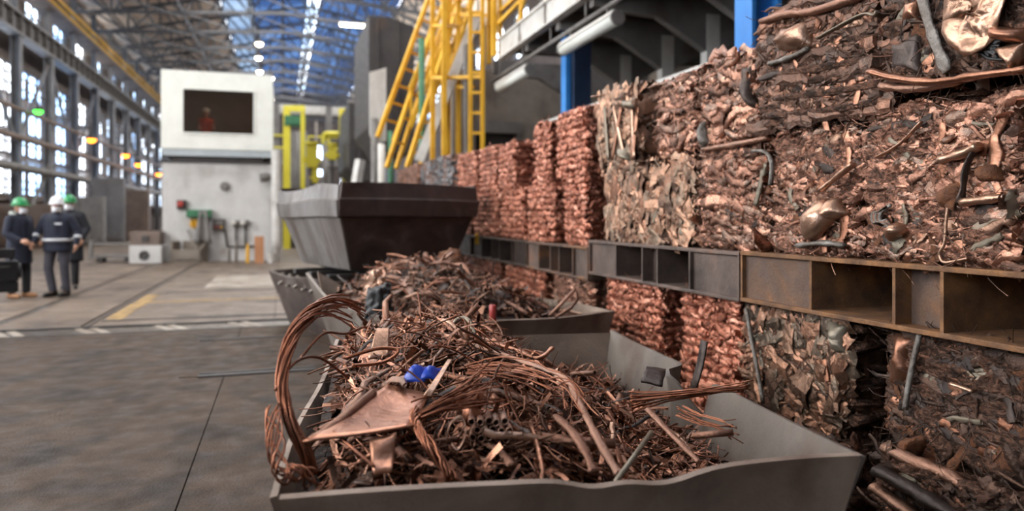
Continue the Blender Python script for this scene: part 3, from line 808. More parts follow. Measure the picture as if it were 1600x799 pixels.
CRUMPLE = {'copper': 0.03, 'mixed': 0.06, 'ribbed': 0.05, 'pale': 0.045, 'flaky': 0.05, 'glint': 0.05, 'dark': 0.07, 'grey': 0.04}
LAYER = {'copper': 1.6, 'mixed': 1.5, 'ribbed': 2.6, 'pale': 1.0, 'flaky': 1.0, 'glint': 2.0, 'dark': 1.3, 'grey': 1.6}
def bale(label, x0, x1, y0, y1, z0, z1, style, seed, detail=1.0, yaw=0.0, group='pressed scrap bales', parts=0, name='scrap_bale'):
    rng = np.random.default_rng(seed)
    dx, dy, dz = x1 - x0, y1 - y0, z1 - z0
    root = empty(name, ((x0 + x1) / 2, (y0 + y1) / 2, z0), yaw, label, 'bale', group)
    core_m, bits_m, rib, pitch = {
        'copper': ('copper_block', 'copper_bits', 0.030, 0.062),
        'mixed': ('mixed_block', 'mixed_bits', 0.018, 0.085),
        'ribbed': ('ribbed_block', 'ribbed_bits', 0.05, 0.085),
        'pale': ('ribbed_block', 'pale_bits', 0.012, 0.12),  # dark core paints in the shade between the pale flakes
        'dark': ('ribbed_block', 'dark_bits', 0.030, 0.10),
        'glint': ('mixed_block', 'mixed_bits', 0.040, 0.075),
        'flaky': ('ribbed_block', 'flaky_bits', 0.012, 0.12),  # same dark core, painting shade between flakes
        'grey': ('mixed_block', 'grey_bits', 0.02, 0.07)}[style]
    link('pressed_core', bale_block(dx, dy, dz, 0.016 / detail, seed, rib, pitch, 0.02, crumple=CRUMPLE[style], layer=LAYER[style]), M[core_m], root)
    qb = QB()
    faces = [(np.array([-dx / 2, 0, 0]), np.array([0, 1.0, 0]), dy, np.array([-1.0, 0, 0]), 1.0),
             (np.array([0, -dy / 2, 0]), np.array([1.0, 0, 0]), dx, np.array([0, -1.0, 0]), 0.55),
             (None, None, None, np.array([0, 0, 1.0]), 0.3)]
    for c, u, lu, n, w in faces:
        if c is None:
            def pts(N):
                return np.stack([rng.uniform(-dx / 2, dx / 2, N), rng.uniform(-dy / 2, dy / 2, N), np.full(N, dz) + rng.normal(0, 0.008, N)], 1)
            A = dx * dy; tg = np.array([0, 1.0, 0])
        else:
            def pts(N, rows=None, c=c, u=u, lu=lu, n=n):
                z = rng.uniform(0.02, dz - 0.015, N)
                if rows: z = np.clip((np.floor(z / rows) + 0.5) * rows + rng.normal(0, rows * 0.1, N), 0.02, dz - 0.02)
                return c + u * rng.uniform(-lu / 2 + 0.03, lu / 2 - 0.03, N)[:, None] + np.array([0, 0, 1.0]) * z[:, None] + n * (rng.normal(0.0, 0.006, N))[:, None]
            A = lu * dz; tg = u
        def put(T, dens, smin, smax, tilt, twist, rows=None, zs=0.75, lift=0.0):
            N = int(dens * A * w * detail)
            p = pts(N, rows) if c is not None else pts(N)
            p = p + n * lift
            R = frames(np.tile(n, (N, 1)), rng, tilt * 0.55, tg, twist)
            s = rng.uniform(smin, smax, N) ** 1.0
            scatter(qb, T, p, R, np.stack([s, s * rng.uniform(0.6, 1.1, N), s * zs], 1), rng)
        if style == 'copper':
            put(T_SQ, 1200, 0.04, 0.08, 0.25, 0.4, rows=pitch)
            put(T_BAR, 260, 0.09, 0.2, 0.2, 0.25, rows=pitch)
            put(T_FL, 900, 0.02, 0.05, 0.5, PI)
            put(T_W, 260, 0.10, 0.25, 0.4, PI)
        elif style in ('mixed', 'ribbed', 'glint'):
            if style != 'mixed':
                put(T_SQ, 160, 0.04, 0.08, 0.2, 0.4, rows=pitch)
                put(T_BAR, 140, 0.12, 0.3, 0.2, 0.15, rows=pitch)
            put(T_CR, 210, 0.04, 0.10, 0.25, PI)
            put(T_FL, 520, 0.015, 0.045, 0.3, PI)
            put(T_LONG, 340, 0.07, 0.22, 0.2, 0.7)
            put(T_THIN, 170, 0.07, 0.24, 0.18, 0.6)
            put(T_WF, 420, 0.10, 0.34, 0.2, 1.3, zs=1.0)
            put(T_ST, 60, 0.06, 0.16, 0.3, PI)
        elif style in ('pale', 'flaky'):
            put(T_FK, 380, 0.10, 0.26, 0.2, PI, lift=0.005)
            put(T_CR, 60, 0.05, 0.11, 0.25, PI)
            put(T_FL, 160, 0.02, 0.05, 0.35, PI)
            put(T_THIN, 160, 0.08, 0.2, 0.3, PI)
        elif style == 'grey':
            put(T_CR, 300, 0.06, 0.14, 0.3, PI); put(T_BAR, 200, 0.08, 0.2, 0.3, 0.5)
        else:
            put(T_CR, 120, 0.05, 0.12, 0.25, PI)
            put(T_FL, 400, 0.02, 0.055, 0.3, PI)
            put(T_THIN, 110, 0.08, 0.24, 0.2, 1.2)
            put(T_LONG, 220, 0.08, 0.2, 0.25, PI)
            put(T_WF, 460, 0.10, 0.34, 0.2, PI, zs=1.0)
            put(T_ST, 60, 0.06, 0.16, 0.3, PI)
    o = qb.build('pressed_scrap', M[bits_m], root, smooth=(style in ('copper', 'mixed', 'glint', 'dark'))); o['kind'] = 'stuff'
    # the larger pieces that can be told apart
    ch = {'mixed': ['sheet', 'sheet', 'sheet_pale', 'sheet_dark', 'sheet_green', 'rust_patch'], 'ribbed': ['sheet', 'sheet_dark', 'sheet_pale', 'sheet'],
          'glint': ['sheet', 'sheet_pale', 'sheet_dark'], 'flaky': ['sheet', 'sheet_green', 'sheet_dark', 'pipe' if False else 'sheet'], 'pale': ['sheet_pale', 'sheet', 'sheet_green', 'sheet_pale'], 'dark': ['sheet_dark', 'sheet_dark', 'sheet', 'rust_patch', 'sheet_green'], 'copper': ['sheet'], 'grey': ['sheet_dark']}[style]
    for k in range(parts):
        onend = rng.random() < 0.16
        n = Vector((0, -1, 0)) if onend else Vector((-1, 0, 0))
        z = rng.uniform(0.06, dz - 0.06)
        p = Vector((rng.uniform(-dx / 2, dx / 2), -dy / 2, z)) if onend else Vector((-dx / 2, rng.uniform(-dy / 2 + 0.05, dy / 2 - 0.05), z))
        R = frames(np.array([tuple(n)]), rng, 0.10, np.array([0, 0.0, 1.0]) if rng.random() < .5 else np.array([0.1, 1.0, 0]), 0.7)[0]
        mt = ch[int(rng.integers(0, len(ch)))]
        if rng.random() < 0.6:
            o = link('crushed_sheet', ME_SHEET[mt][int(rng.integers(0, 8))], None, root)
            s = rng.uniform(0.07, 0.16)
        else:
            o = link('flattened_pipe', ME_BARP[mt][int(rng.integers(0, 6))], None, root)
            s = rng.uniform(0.12, 0.26)
        Mx = Matrix([list(r) for r in R]).to_4x4()
        Mx.translation = p + n * rng.uniform(0.0, 0.012)
        o.matrix_local = Mx @ Matrix.Diagonal((s, s * rng.uniform(0.6, 1.1), s * 0.5, 1))
    return root

XF = 2.5
def bale_px(label, pxl, pxr, z0, z1, style, seed, xf=XF, depth=1.0, **k):
    """bale whose aisle face spans two image columns on the plane X = xf"""
    return bale(label, xf, xf + depth, y_on(pxr, xf), y_on(pxl, xf), z0, z1, style, seed, **k)
ZP = 1.256
G_UP, G_MID, G_LOW = 'bales in the upper row on the steel pallets', 'bales standing directly on the steel pallets', 'bales under the steel pallets'
# on the pallets, lower row (near to far)
bale_px('brown scrap bale at the right picture edge on the nearest pallet', 1625, 1900, ZP, 1.87, 'mixed', 100, detail=0.8, group=G_MID)
bA1 = bale_px('largest brown scrap bale with a curled pale wire on the nearest pallet', 1352, 1588, ZP, 1.905, 'mixed', 101, xf=2.47, detail=1.5, group=G_MID, parts=60)
bA2 = bale_px('scrap bale with a shiny crumpled sheet, on the left end of the nearest pallet', 1208, 1346, ZP, 1.87, 'mixed', 102, detail=1.4, group=G_MID, parts=45)
bA3 = bale_px('ribbed brown scrap bale on the right end of the second nearest pallet', 1094, 1203, ZP, 1.86, 'glint', 103, detail=1.2, group=G_MID, parts=20)
bA4 = bale_px('pale scrap bale of long flat flakes on the left of the second nearest pallet', 948, 1091, ZP, 1.83, 'pale', 104, detail=1.1, group=G_MID, parts=26)
ZQ = 1.19
bale_px('copper bale on a pallet just beyond the pale flaky bale, lower row', 883, 919, ZQ, 1.79, 'copper', 105, detail=0.9, group=G_MID)
bale_px('wide copper bale in the lower row on the third pallet, its near end in shade', 827, 869, ZQ, 1.76, 'copper', 106, detail=0.9, group=G_MID)
bale_px('copper bale with a grey right half, lower row, above the dark pallet', 783, 822, ZQ, 1.76, 'copper', 107, detail=0.8, group=G_MID)
bale_px('copper bale in the lower row right beside the dark hopper', 742, 780, ZQ, 1.76, 'copper', 108, detail=0.8, group=G_MID)
bale_px('copper bale mostly hidden behind the dark hopper, lower row', 690, 738, ZQ, 1.76, 'copper', 109, detail=0.4, group=G_MID)
bale_px('grey bale hidden behind the dark hopper, lower row', 640, 686, ZQ, 1.76, 'grey', 110, detail=0.4, group=G_MID)
# upper row
bB0 = bale_px('topmost scrap bale at the right picture edge with a round crumpled copper disc', 1388, 1680, 1.955, 2.60, 'dark', 121, xf=2.40, detail=1.5, group=G_UP, parts=60)
bB1 = bale_px('brown ribbed bale of the upper row with a tan sheet at its top left corner', 1190, 1383, 1.90, 2.52, 'ribbed', 122, xf=2.46, detail=1.4, group=G_UP, parts=50)
bU2 = bale_px('upper row bale just left of the blue column with layered grey-brown strips', 1094, 1184, 1.885, 2.38, 'glint', 123, detail=1.2, group=G_UP, parts=24)
bU3 = bale_px('dark brown upper row bale right of the bale with green strips', 1030, 1090, 1.87, 2.36, 'glint', 124, detail=1.1, group=G_UP, parts=12)
bU4 = bale_px('upper row bale of upright pale and green strips', 936, 1003, 1.85, 2.42, 'pale', 125, detail=1.1, group=G_UP, parts=24)
bale_px('tallest copper bale of the upper row, left of the bale with green strips', 871, 918, 1.80, 2.40, 'copper', 126, detail=0.9, group=G_UP)
bale_px('narrow copper bale of the upper row beside the tallest copper bale', 836, 861, 1.77, 2.38, 'copper', 127, detail=0.9, group=G_UP)
bale_px('copper bale of the upper row with a wide shaded near end', 780, 808, 1.77, 2.29, 'copper', 128, detail=0.8, group=G_UP)
bale_px('copper bale of the upper row under the yellow ladder', 751, 777, 1.77, 2.31, 'copper', 129, detail=0.8, group=G_UP)
bale_px('leftmost copper bale of the upper row, above the hopper rim', 716, 746, 1.77, 2.33, 'copper', 130, detail=0.8, group=G_UP)
bale_px('dark grey bale above the hopper rim beside the leftmost copper bale', 657, 706, 1.77, 2.42, 'grey', 131, detail=0.6, group=G_UP)
bale_px('brownish bale farthest along the upper row behind the hopper', 622, 652, 1.77, 2.46, 'mixed', 132, detail=0.5, group=G_UP)
# under the pallets
bL1 = bale_px('dark oily scrap bale with a pale rod, under the nearest pallet at right', 1384, 1640, 0.47, 0.968, 'dark', 141, xf=2.52, detail=1.5, group=G_LOW, parts=55)
bL1b = bale_px('bottom dark scrap bale in the lower right corner of the picture', 1362, 1700, 0.0, 0.455, 'dark', 142, xf=2.40, detail=1.2, group=G_LOW, parts=26)
bL2 = bale_px('flaky brown scrap bale with a corrugated near end, behind the corner of the nearest bin', 1166, 1322, 0.40, 0.968, 'flaky', 143, xf=2.52, detail=1.4, group=G_LOW, parts=45)
bale_px('brown bale on the floor behind the right corner of the nearest bin', 1166, 1326, 0.0, 0.39, 'dark', 144, xf=2.46, detail=0.8, group=G_LOW)
bale_px('ribbed bright copper bale under the second pallet, right of the other copper bale', 1068, 1160, 0.0, 0.965, 'copper', 145, xf=2.52, detail=1.2, group=G_LOW)
bale_px('bright copper bale of matted wire under the middle of the second pallet', 950, 1036, 0.0, 0.965, 'copper', 146, xf=2.52, detail=1.2, group=G_LOW)
bale_px('grey and copper bale under the third pallet behind the second bin', 866, 926, 0.0, 0.90, 'mixed', 147, xf=2.52, detail=0.9, group=G_LOW)
bale_px('copper bale under the dark pallet behind the second scrap heap', 790, 852, 0.0, 0.90, 'copper', 148, detail=0.5, group=G_LOW)
bale_px('copper bale under the far end of the dark pallet beside the hopper', 725, 784, 0.0, 0.90, 'copper', 149, detail=0.4, group=G_LOW)
bale_px('grey bale under the farthest pallet behind the hopper', 650, 715, 0.0, 0.90, 'grey', 150, detail=0.3, group=G_LOW)

# ---------------------------------------------------------------- single striking pieces pressed into the bales
def on_face(root, name, mb, mat, smooth=True, label=None):
    o = mb.build(name, mat, root, smooth=smooth)
    o.matrix_parent_inverse = root.matrix_world.inverted() if False else Matrix.Translation(-root.location)
    if label: o['label'] = label
    return o
def rod_px(root, name, pts, X, r, mat, label=None, n=8, flat=1.0):
    cs = [on_x(px, py, X) for px, py in pts]
    out = []
    for i in range(len(cs) - 1):
        for k in range(4):
            t = k / 4
            p0, p1, p2, p3 = cs[max(i - 1, 0)], cs[i], cs[i + 1], cs[min(i + 2, len(cs) - 1)]
            out.append(0.5 * ((2 * p1) + (p2 - p0) * t + (2 * p0 - 5 * p1 + 4 * p2 - p3) * t * t + (3 * p1 - p0 - 3 * p2 + p3) * t ** 3))
    out.append(cs[-1])
    rr = [r * (1 + (0.5 if flat < 1 else 0.1) * noise.noise(q * 24)) for q in out] if r > 0.01 else r
    return on_face(root, name, MB().tube(out, rr, n, flat=flat), M[mat], True, label)
def sheet_px(root, name, quad, X, mat, label=None, amp=0.02, seed=0, n=14, bulge=0.03):
    a, b, c, d = [on_x(px, py, X) for px, py in quad]
    g = np.random.default_rng(seed); grid = []
    for i in range(n):
        row = []
        for j in range(n):
            u, v = i / (n - 1), j / (n - 1)
            p = a * (1 - u) * (1 - v) + b * u * (1 - v) + c * u * v + d * (1 - u) * v
            q = p * 9 + Vector((seed * 3.1, 0, 0))
            e = max(abs(2 * u - 1), abs(2 * v - 1)) ** 6
            fine = noise.noise(p * 26 + Vector((seed, 0, 0)))
            p = p + Vector((-bulge * math.sin(u * PI) * math.sin(v * PI) - amp * noise.noise(q) * 2 - 0.010 * fine + 0.045 * e, (amp + 0.02) * noise.noise(q + Vector((9, 2, 1))) + 0.012 * noise.noise(p * 21), (amp + 0.02) * noise.noise(q + Vector((3, 8, 5))) + 0.012 * noise.noise(p * 21 + Vector((5, 5, 5)))))
            row.append(p)
        grid.append(row)
    return on_face(root, name, MB().sheet(grid, 0.004), M[mat], True, label)
def disc_px(root, name, c, X, r, mat, label, seed=0):
    p = on_x(c[0], c[1], X); g = np.random.default_rng(seed)
    grid = []
    for i in range(8):
        row = []
        for j in range(20):
            a = 2 * PI * j / 19; rr = r * (0.06 + 0.94 * i / 7) * (1 + 0.06 * math.sin(3 * a))
            row.append(p + Vector((-0.03 + 0.014 * math.sin(5 * a + i) + 0.02 * noise.noise(Vector((math.cos(a) * 3 * i / 7, math.sin(a) * 3 * i / 7, seed))), rr * math.cos(a), rr * math.sin(a) * 1.15)))
        grid.append(row)
    return on_face(root, name, MB().sheet(grid, 0.006), M[mat], True, label)
disc_px(bB0, 'copper_disc', (1528, 22), 2.37, 0.125, 'sheet_pale', 'round crumpled bright copper disc', 3)
rod_px(bB0, 'flattened_pipe', [(1440, -6), (1452, 40), (1468, 84), (1480, 112)], 2.36, 0.024, 'white_rod', 'pale grey diagonal bar', flat=0.4)
rod_px(bB0, 'flattened_pipe', [(1362, 112), (1400, 122), (1460, 128), (1530, 118), (1610, 108)], 2.34, 0.030, 'sheet', 'long flattened copper pipe along the bottom edge', flat=0.5)
rod_px(bB0, 'flattened_pipe', [(1380, 135), (1430, 138), (1500, 126)], 2.38, 0.032, 'pipe', None, flat=0.6)
sheet_px(bB0, 'dark_plate', [(1386, 60), (1434, 58), (1436, 110), (1384, 112)], 2.37, 'sheet_dark', 'dark square plate', 0.008, 2, bulge=0.01)
sheet_px(bB0, 'crushed_sheet', [(1402, 4), (1440, 0), (1436, 38), (1400, 38)], 2.37, 'sheet', None, 0.02, 5)
sheet_px(bB0, 'crushed_sheet', [(1556, 78), (1602, 66), (1606, 106), (1560, 112)], 2.36, 'sheet_pale', None, 0.03, 6)
sheet_px(bB0, 'crushed_sheet', [(1536, 40), (1600, 40), (1602, 66), (1540, 62)], 2.36, 'sheet', 'long rounded tan sheet', 0.01, 7, bulge=0.05)
for k in range(16):
    rg = random.Random(k)
    rod_px(bB0, 'black_strand', [(1508 + rg.uniform(-4, 8), 48 + k * 1.2), (1524 + rg.uniform(-6, 6), 66 + rg.uniform(-6, 8)), (1548 + rg.uniform(-8, 10), 62 + k * 1.9), (1560 + rg.uniform(-14, 8), 60 + k * 2.2)], 2.36, 0.006, 'black', None, 5)
sheet_px(bB1, 'crushed_sheet', [(1203, 46), (1266, 30), (1272, 72), (1208, 86)], 2.42, 'sheet_pale', 'smooth tan crushed sheet', 0.012, 8, bulge=0.05)
rod_px(bB1, 'flattened_pipe', [(1190, 34), (1230, 22), (1270, 18), (1345, -6)], 2.42, 0.026, 'pipe', None, flat=0.7)
rod_px(bB1, 'bent_strip', [(1278, 60), (1310, 42), (1350, 22), (1368, 24), (1372, 16)], 2.40, 0.016, 'sheet_green', 'grey-green curved strip', flat=0.4)
rod_px(bB1, 'flattened_pipe', [(1205, 100), (1240, 88), (1264, 76)], 2.43, 0.022, 'white_rod', None, flat=0.6)
for k, y in enumerate((100, 118, 140, 168)):
    rod_px(bB1, 'flattened_pipe', [(1240 - 14 * k, y + 14), (1300, y + 4), (1378, y - 10)], 2.46, 0.030, 'ribbed_block', None, flat=0.7)
sheet_px(bA2, 'crushed_sheet', [(1236, 350), (1275, 318), (1310, 338), (1250, 378)], 2.45, 'sheet_pale', 'shiny smooth crumpled sheet', 0.03, 11, bulge=0.045)
sheet_px(bA2, 'crushed_sheet', [(1282, 312), (1308, 306), (1316, 336), (1288, 344)], 2.45, 'sheet_pale', None, 0.015, 12, bulge=0.05)
rod_px(bA2, 'pale_bar', [(1283, 298), (1308, 276), (1333, 257)], 2.44, 0.020, 'sheet_pale', 'light straight bar', flat=0.6)
rod_px(bA2, 'flattened_pipe', [(1248, 384), (1285, 380), (1320, 384)], 2.45, 0.022, 'white_rod', None, flat=0.6)
rod_px(bA1, 'pale_wire', [(1482, 318), (1478, 350), (1476, 380), (1468, 396), (1474, 410), (1494, 408), (1512, 404)], 2.44, 0.007, 'sheet_pale', 'curled pale wire', 6)
rod_px(bA1, 'bent_strip', [(1528, 226), (1510, 260), (1504, 300), (1498, 318)], 2.43, 0.016, 'sheet_dark', None, flat=0.4)
rod_px(bA1, 'bent_strip', [(1440, 190), (1418, 214), (1396, 232), (1370, 246)], 2.43, 0.012, 'sheet_pale', None, flat=0.4)
rod_px(bA1, 'flattened_pipe', [(1472, 250), (1505, 240), (1530, 228)], 2.43, 0.026, 'sheet_pale', None, flat=0.6)
rod_px(bA1, 'flattened_pipe', [(1506, 316), (1540, 312), (1572, 308)], 2.44, 0.024, 'sheet_pale', None, flat=0.6)
sheet_px(bA1, 'crushed_sheet', [(1378, 354), (1410, 350), (1416, 372), (1384, 378)], 2.44, 'sheet_pale', None, 0.012, 14, bulge=0.05)
sheet_px(bA1, 'rusty_patch', [(1460, 296), (1500, 292), (1500, 322), (1464, 326)], 2.45, 'rust_patch', 'orange rusty lump', 0.02, 15)
sheet_px(bA1, 'rusty_patch', [(1522, 258), (1556, 252), (1560, 276), (1526, 282)], 2.45, 'rust_patch', None, 0.02, 16)
for k in range(5):
    rod_px(bA1, 'loop_wire', [(1392 - k * 4, 320 + k * 3), (1376 - k * 3, 334), (1378 - k * 3, 352 - k), (1394 - k * 2, 352 - k * 2)], 2.435, 0.008, 'pipe' if k % 2 else 'white_rod', None, 5)
rod_px(bA3, 'bent_strip', [(1176, 236), (1196, 238), (1206, 256), (1204, 290)], 2.45, 0.014, 'white_rod', 'pale bent tube at the corner', flat=0.7)
rod_px(bA3, 'flattened_pipe', [(1196, 255), (1188, 290), (1180, 322)], 2.46, 0.022, 'sheet_green', None, flat=0.5)
for k, (x, t) in enumerate(((944, 6), (958, 18), (970, -14), (986, 4), (996, -8))):
    rod_px(bU4, 'upright_strip', [(x, 168), (x + t * 0.5, 210), (x + t, 250)], 2.46, 0.024, ('sheet_green', 'sheet_pale', 'sheet', 'sheet_pale', 'sheet')[k], None, flat=0.3)
sheet_px(bU4, 'green_sheet', [(964, 232), (976, 228), (982, 252), (968, 250)], 2.45, 'sheet_green', 'green sheet', 0.008, 21)
sheet_px(bU4, 'green_sheet', [(972, 158), (992, 152), (992, 164), (972, 168)], 2.45, 'sheet_green', None, 0.008, 22)
sheet_px(bU2, 'white_scrap', [(1090, 190), (1098, 186), (1104, 226), (1094, 234)], 2.46, 'white_rod', 'small white flake', 0.008, 23)
sheet_px(bU2, 'crushed_sheet', [(1150, 108), (1166, 100), (1176, 160), (1158, 168)], 2.46, 'sheet_dark', None, 0.02, 24)
rod_px(bU2, 'flattened_pipe', [(1100, 234), (1150, 226), (1200, 216)], 2.47, 0.026, 'pipe', None, flat=0.6)
rod_px(bL2, 'pale_rod', [(1166, 482), (1174, 530), (1184, 580), (1192, 628)], 2.47, 0.012, 'white_rod', 'pale upright rod')
sheet_px(bL2, 'tarnished_sheet', [(1290, 496), (1318, 500), (1318, 560), (1292, 556)], 2.49, 'sheet_green', None, 0.006, 31)
for k in range(9):
    y = 500 + k * 19
    a = on_x(1326, y, 2.52)
    yb = y_on(1322, 2.52)
    on_face(bL2, 'corrugation', MB().tube([(2.53 + t * 0.09, yb - 0.012 - 0.012 * math.sin(t * 1.3 + k), a.z + 0.02 * math.sin(t * 0.8 + k * 2.1)) for t in range(11)], 0.024 + 0.01 * ((k * 7) % 3) / 2, 7, flat=0.6 + 0.15 * (k % 3)), M['ribbed_block'])
rod_px(bL1, 'pale_rod', [(1438, 520), (1428, 560), (1420, 600), (1414, 640)], 2.47, 0.012, 'white_rod', 'pale bent rod')
sheet_px(bL1, 'crushed_sheet', [(1386, 516), (1428, 524), (1412, 606), (1384, 610)], 2.50, 'sheet', 'smooth brown sheet', 0.012, 33, bulge=0.02)
rod_px(bL1, 'flattened_pipe', [(1384, 700), (1430, 722), (1480, 742), (1512, 764)], 2.42, 0.034, 'pipe', 'fat dented pipe along the bottom edge', flat=0.7)
rod_px(bL1, 'copper_bar', [(1486, 600), (1504, 606), (1520, 612)], 2.47, 0.012, 'sheet_pale', None, flat=0.6)
sheet_px(bL1, 'rusty_patch', [(1400, 676), (1436, 690), (1430, 720), (1398, 700)], 2.48, 'rust_patch', None, 0.02, 35)
rod_px(bL1b, 'flattened_pipe', [(1372, 736), (1420, 762), (1480, 800), (1540, 836)], 2.34, 0.040, 'sheet_dark', None, flat=0.6)
rod_px(bL1b, 'flattened_pipe', [(1366, 762), (1400, 786), (1440, 815)], 2.33, 0.036, 'pipe', None, flat=0.6)

# ================================================================ STEEL PALLETS
def pallet(label, y0, y1, ztop, mats, lay, th=0.28, x0=2.43, x1=3.5):
    """lay: list of ('panel'|'open'|'box', share) from near to far"""
    root = empty('steel_pallet', (0, 0, 0), 0, label, 'pallet', 'steel pallets between the bale rows')
    body, edge = mats
    MB().bx(x0, x1, y0, y1, ztop - 0.022, ztop).build('top_plate', M[edge], root, bevel=0.004)
    MB().bx(x0, x1, y0, y1, ztop - th, ztop - th + 0.022).build('bottom_plate', M[edge], root, bevel=0.004)
    tot = sum(w for _, w in lay); y = y0
    za, zb = ztop - th + 0.022, ztop - 0.022
    def web(yy):
        MB().bx(x0 + 0.004, x1, yy - 0.008, yy + 0.008, za, zb).build('web_plate', M[edge], root)
    web(y0 + 0.01)
    for k, (kind, w) in enumerate(lay):
        l = (y1 - y0) * w / tot
        if kind == 'panel':
            MB().bx(x0 + 0.03, x0 + 0.045, y, y + l, za, zb).build('side_panel', M[body], root)
        elif kind == 'box':
            MB().bx(x0 + 0.09, x0 + 0.105, y, y + l, za, zb).build('recessed_panel', M[body], root)
        y += l
        if k < len(lay) - 1: web(y)
    web(y1 - 0.01)
    MB().bx(x1 - 0.03, x1 - 0.015, y0, y1, za, zb).build('back_panel', M[body], root)
    return root
yA, yB_, yC, yD, yE_ = y_on(1155, 2.43), y_on(919, 2.43), y_on(821, 2.43), y_on(735, 2.43), y_on(620, 2.43)
pallet('rusty orange-edged steel pallet nearest at right, with two forklift openings', yA - 2.35, yA - 0.005, ZP, ('rust', 'rust_edge'), [('panel', .56), ('open', .5), ('box', .23), ('open', .5), ('panel', .56)])
pallet('dark brown steel pallet second from the right under the flaky bales', yA + 0.005, yB_, ZP - 0.006, ('rust_dark', 'rust_dark'), [('panel', .52), ('open', .41), ('box', .215), ('open', .43), ('panel', .51)])
pallet('brown steel pallet third from the right under the copper bales', yB_ + 0.02, yC, ZQ, ('rust_dark', 'rust'), [('panel', .5), ('open', .5), ('box', .35), ('open', .5), ('panel', .6)])
pallet('nearly black steel pallet just right of the hopper', yC + 0.02, yD, ZQ, ('sheet_dark', 'sheet_dark'), [('panel', .5), ('open', .5), ('box', .35), ('open', .5), ('panel', .6)])
pallet('steel pallet farthest back behind the hopper', yD + 0.02, yE_, ZQ, ('sheet_dark', 'sheet_dark'), [('panel', .5), ('open', 1.5), ('panel', .6)])
p = on_x(745, 375, 2.40)
yl = MB().tube([p + Vector((0, 0, -0.06)), p + Vector((0, 0, 0.06))], 0.03, 8).tube([p + Vector((0, 0, 0.06)), p + Vector((0, 0, 0.09))], [0.03, 0.012], 8)
tag(yl.build('marker_lamp', M['yellow'], smooth=False), 'small yellow marker lamp on the black pallet beside the hopper', 'marker lamp')
# ================================================================ BINS AND SCRAP HEAPS
def make_bin(name, label, origin, yaw, W, Ln, prof, mats, rim=None, seg=16, th=0.022, group=None, dent=0.012, seed=0, z0=0.0):
    """prof: (inset, z) from bottom to rim; rim(side, t) -> (dz, dout). x: along the near edge, y: away"""
    root = empty(name, (origin[0], origin[1], z0), yaw, label, 'bin', group)
    lv = []
    for (a, za), (b, zb) in zip(prof, prof[1:]):
        k = max(1, int((zb - za) / 0.12))
        lv += [(a + (b - a) * i / k, za + (zb - za) * i / k) for i in range(k)]
    lv.append(prof[-1])
    zt = prof[-1][1]
    for side in ('near', 'right', 'far', 'left'):
        grid = []
        for ins, z in lv:
            row = []
            for i in range(seg + 1):
                t = i / seg
                dz, do = rim(side, t) if rim else (0, 0)
                f = max(0.0, (z - prof[0][1]) / (zt - prof[0][1])); f2 = f ** 3
                wob = dent * noise.noise(Vector((t * 3 + seed, z * 3, {'near': 0, 'right': 5, 'far': 9, 'left': 13}[side]))) * f
                out = -ins + do * f2 + wob
                x0, x1, y0, y1 = ins, W - ins, ins, Ln - ins
                zz = z + dz * f2
                if side == 'near': p = (x0 + (x1 - x0) * t, -out, zz)
                elif side == 'far': p = (x0 + (x1 - x0) * t, Ln + out, zz)
                elif side == 'left': p = (-out, y0 + (y1 - y0) * t, zz)
                else: p = (W + out, y0 + (y1 - y0) * t, zz)
                row.append(p)
            grid.append(row)
        mb = MB().sheet(grid, th)
        mb.build(side + '_wall' if False else 'side_wall', M[mats[side]], root, auto=True)
    i0, zb = prof[0]
    MB().bx(i0, W - i0, i0, Ln - i0, zb, zb + th).build('base_plate', M[mats['near']], root)
    return root
ZR = 0.75
O1, A1 = Vector((-0.005, 1.89, 0)), math.radians(-7.0)
def rim1(side, t):
    if side == 'near':
        return (-0.022 * math.exp(-((t - 0.50) / 0.05) ** 2) - 0.03 * math.exp(-((t - 0.62) / 0.07) ** 2) + 0.006 * math.sin(9 * t), 0.01 * math.sin(5 * t))
    if side == 'right':
        return (-0.17 * math.exp(-((t - 0.455) / 0.024) ** 2) + 0.015 * (t > 0.5), -0.13 * math.exp(-((t - 0.505) / 0.035) ** 2) * (t > 0.47))
    if side == 'left':
        return (0.012 * math.sin(8 * t), 0.02 * math.sin(4 * t + 1))
    return (0, 0)
bin1 = make_bin('scrap_bin', 'nearest grey steel bin heaped with copper scrap', O1, A1, 1.63, 2.27, [(0.16, 0.0), (0.0, ZR)],
                dict(near='bin', right='bin_lit', far='bin', left='bin'), rim1, 72, 0.02, 'steel scrap bins', seed=1)
# bent strap on its right rim
grid = [[(1.585 + 0.02 * k - 0.014 * k * k * 0.12, 1.02 + w, 0.70 + 0.052 * k + 0.01 * w) for w in (0, 0.055)] for k in range(5)]
MB().sheet(grid, 0.008).build('bent_strap', M['sheet_dark'], bin1, smooth=True)

O2, A2 = Vector((0.75, 4.49, 0)), math.radians(11.5)
def rim2(side, t):
    if side == 'left': return (0.20 * max(0, (t - 0.86) / 0.14) + 0.012 * math.sin(9 * t), 0.0 + 0.12 * max(0, (t - 0.8) / 0.2))
    if side == 'far': return (0.20 * max(0, (0.2 - t) / 0.2), 0.1 * max(0, (0.3 - t) / 0.3))
    return (0.01 * math.sin(7 * t), 0.006 * math.sin(11 * t))
bin2 = make_bin('scrap_bin', 'second steel bin piled with dark scrap, in front of the tall hopper', O2, A2, 1.60, 2.15, [(0.16, 0.0), (0.0, ZR)],
                dict(near='bin', right='bin', far='bin', left='bin_lit'), rim2, 20, 0.024, 'steel scrap bins', seed=4)
O3, A3 = Vector((0.60, 8.20, 0)), math.radians(17)
PROF3 = [(0.24, 0.83), (0.045, 1.44), (0.0, 1.455), (-0.02, 1.64), (0.0, 1.655), (0.015, 1.83)]
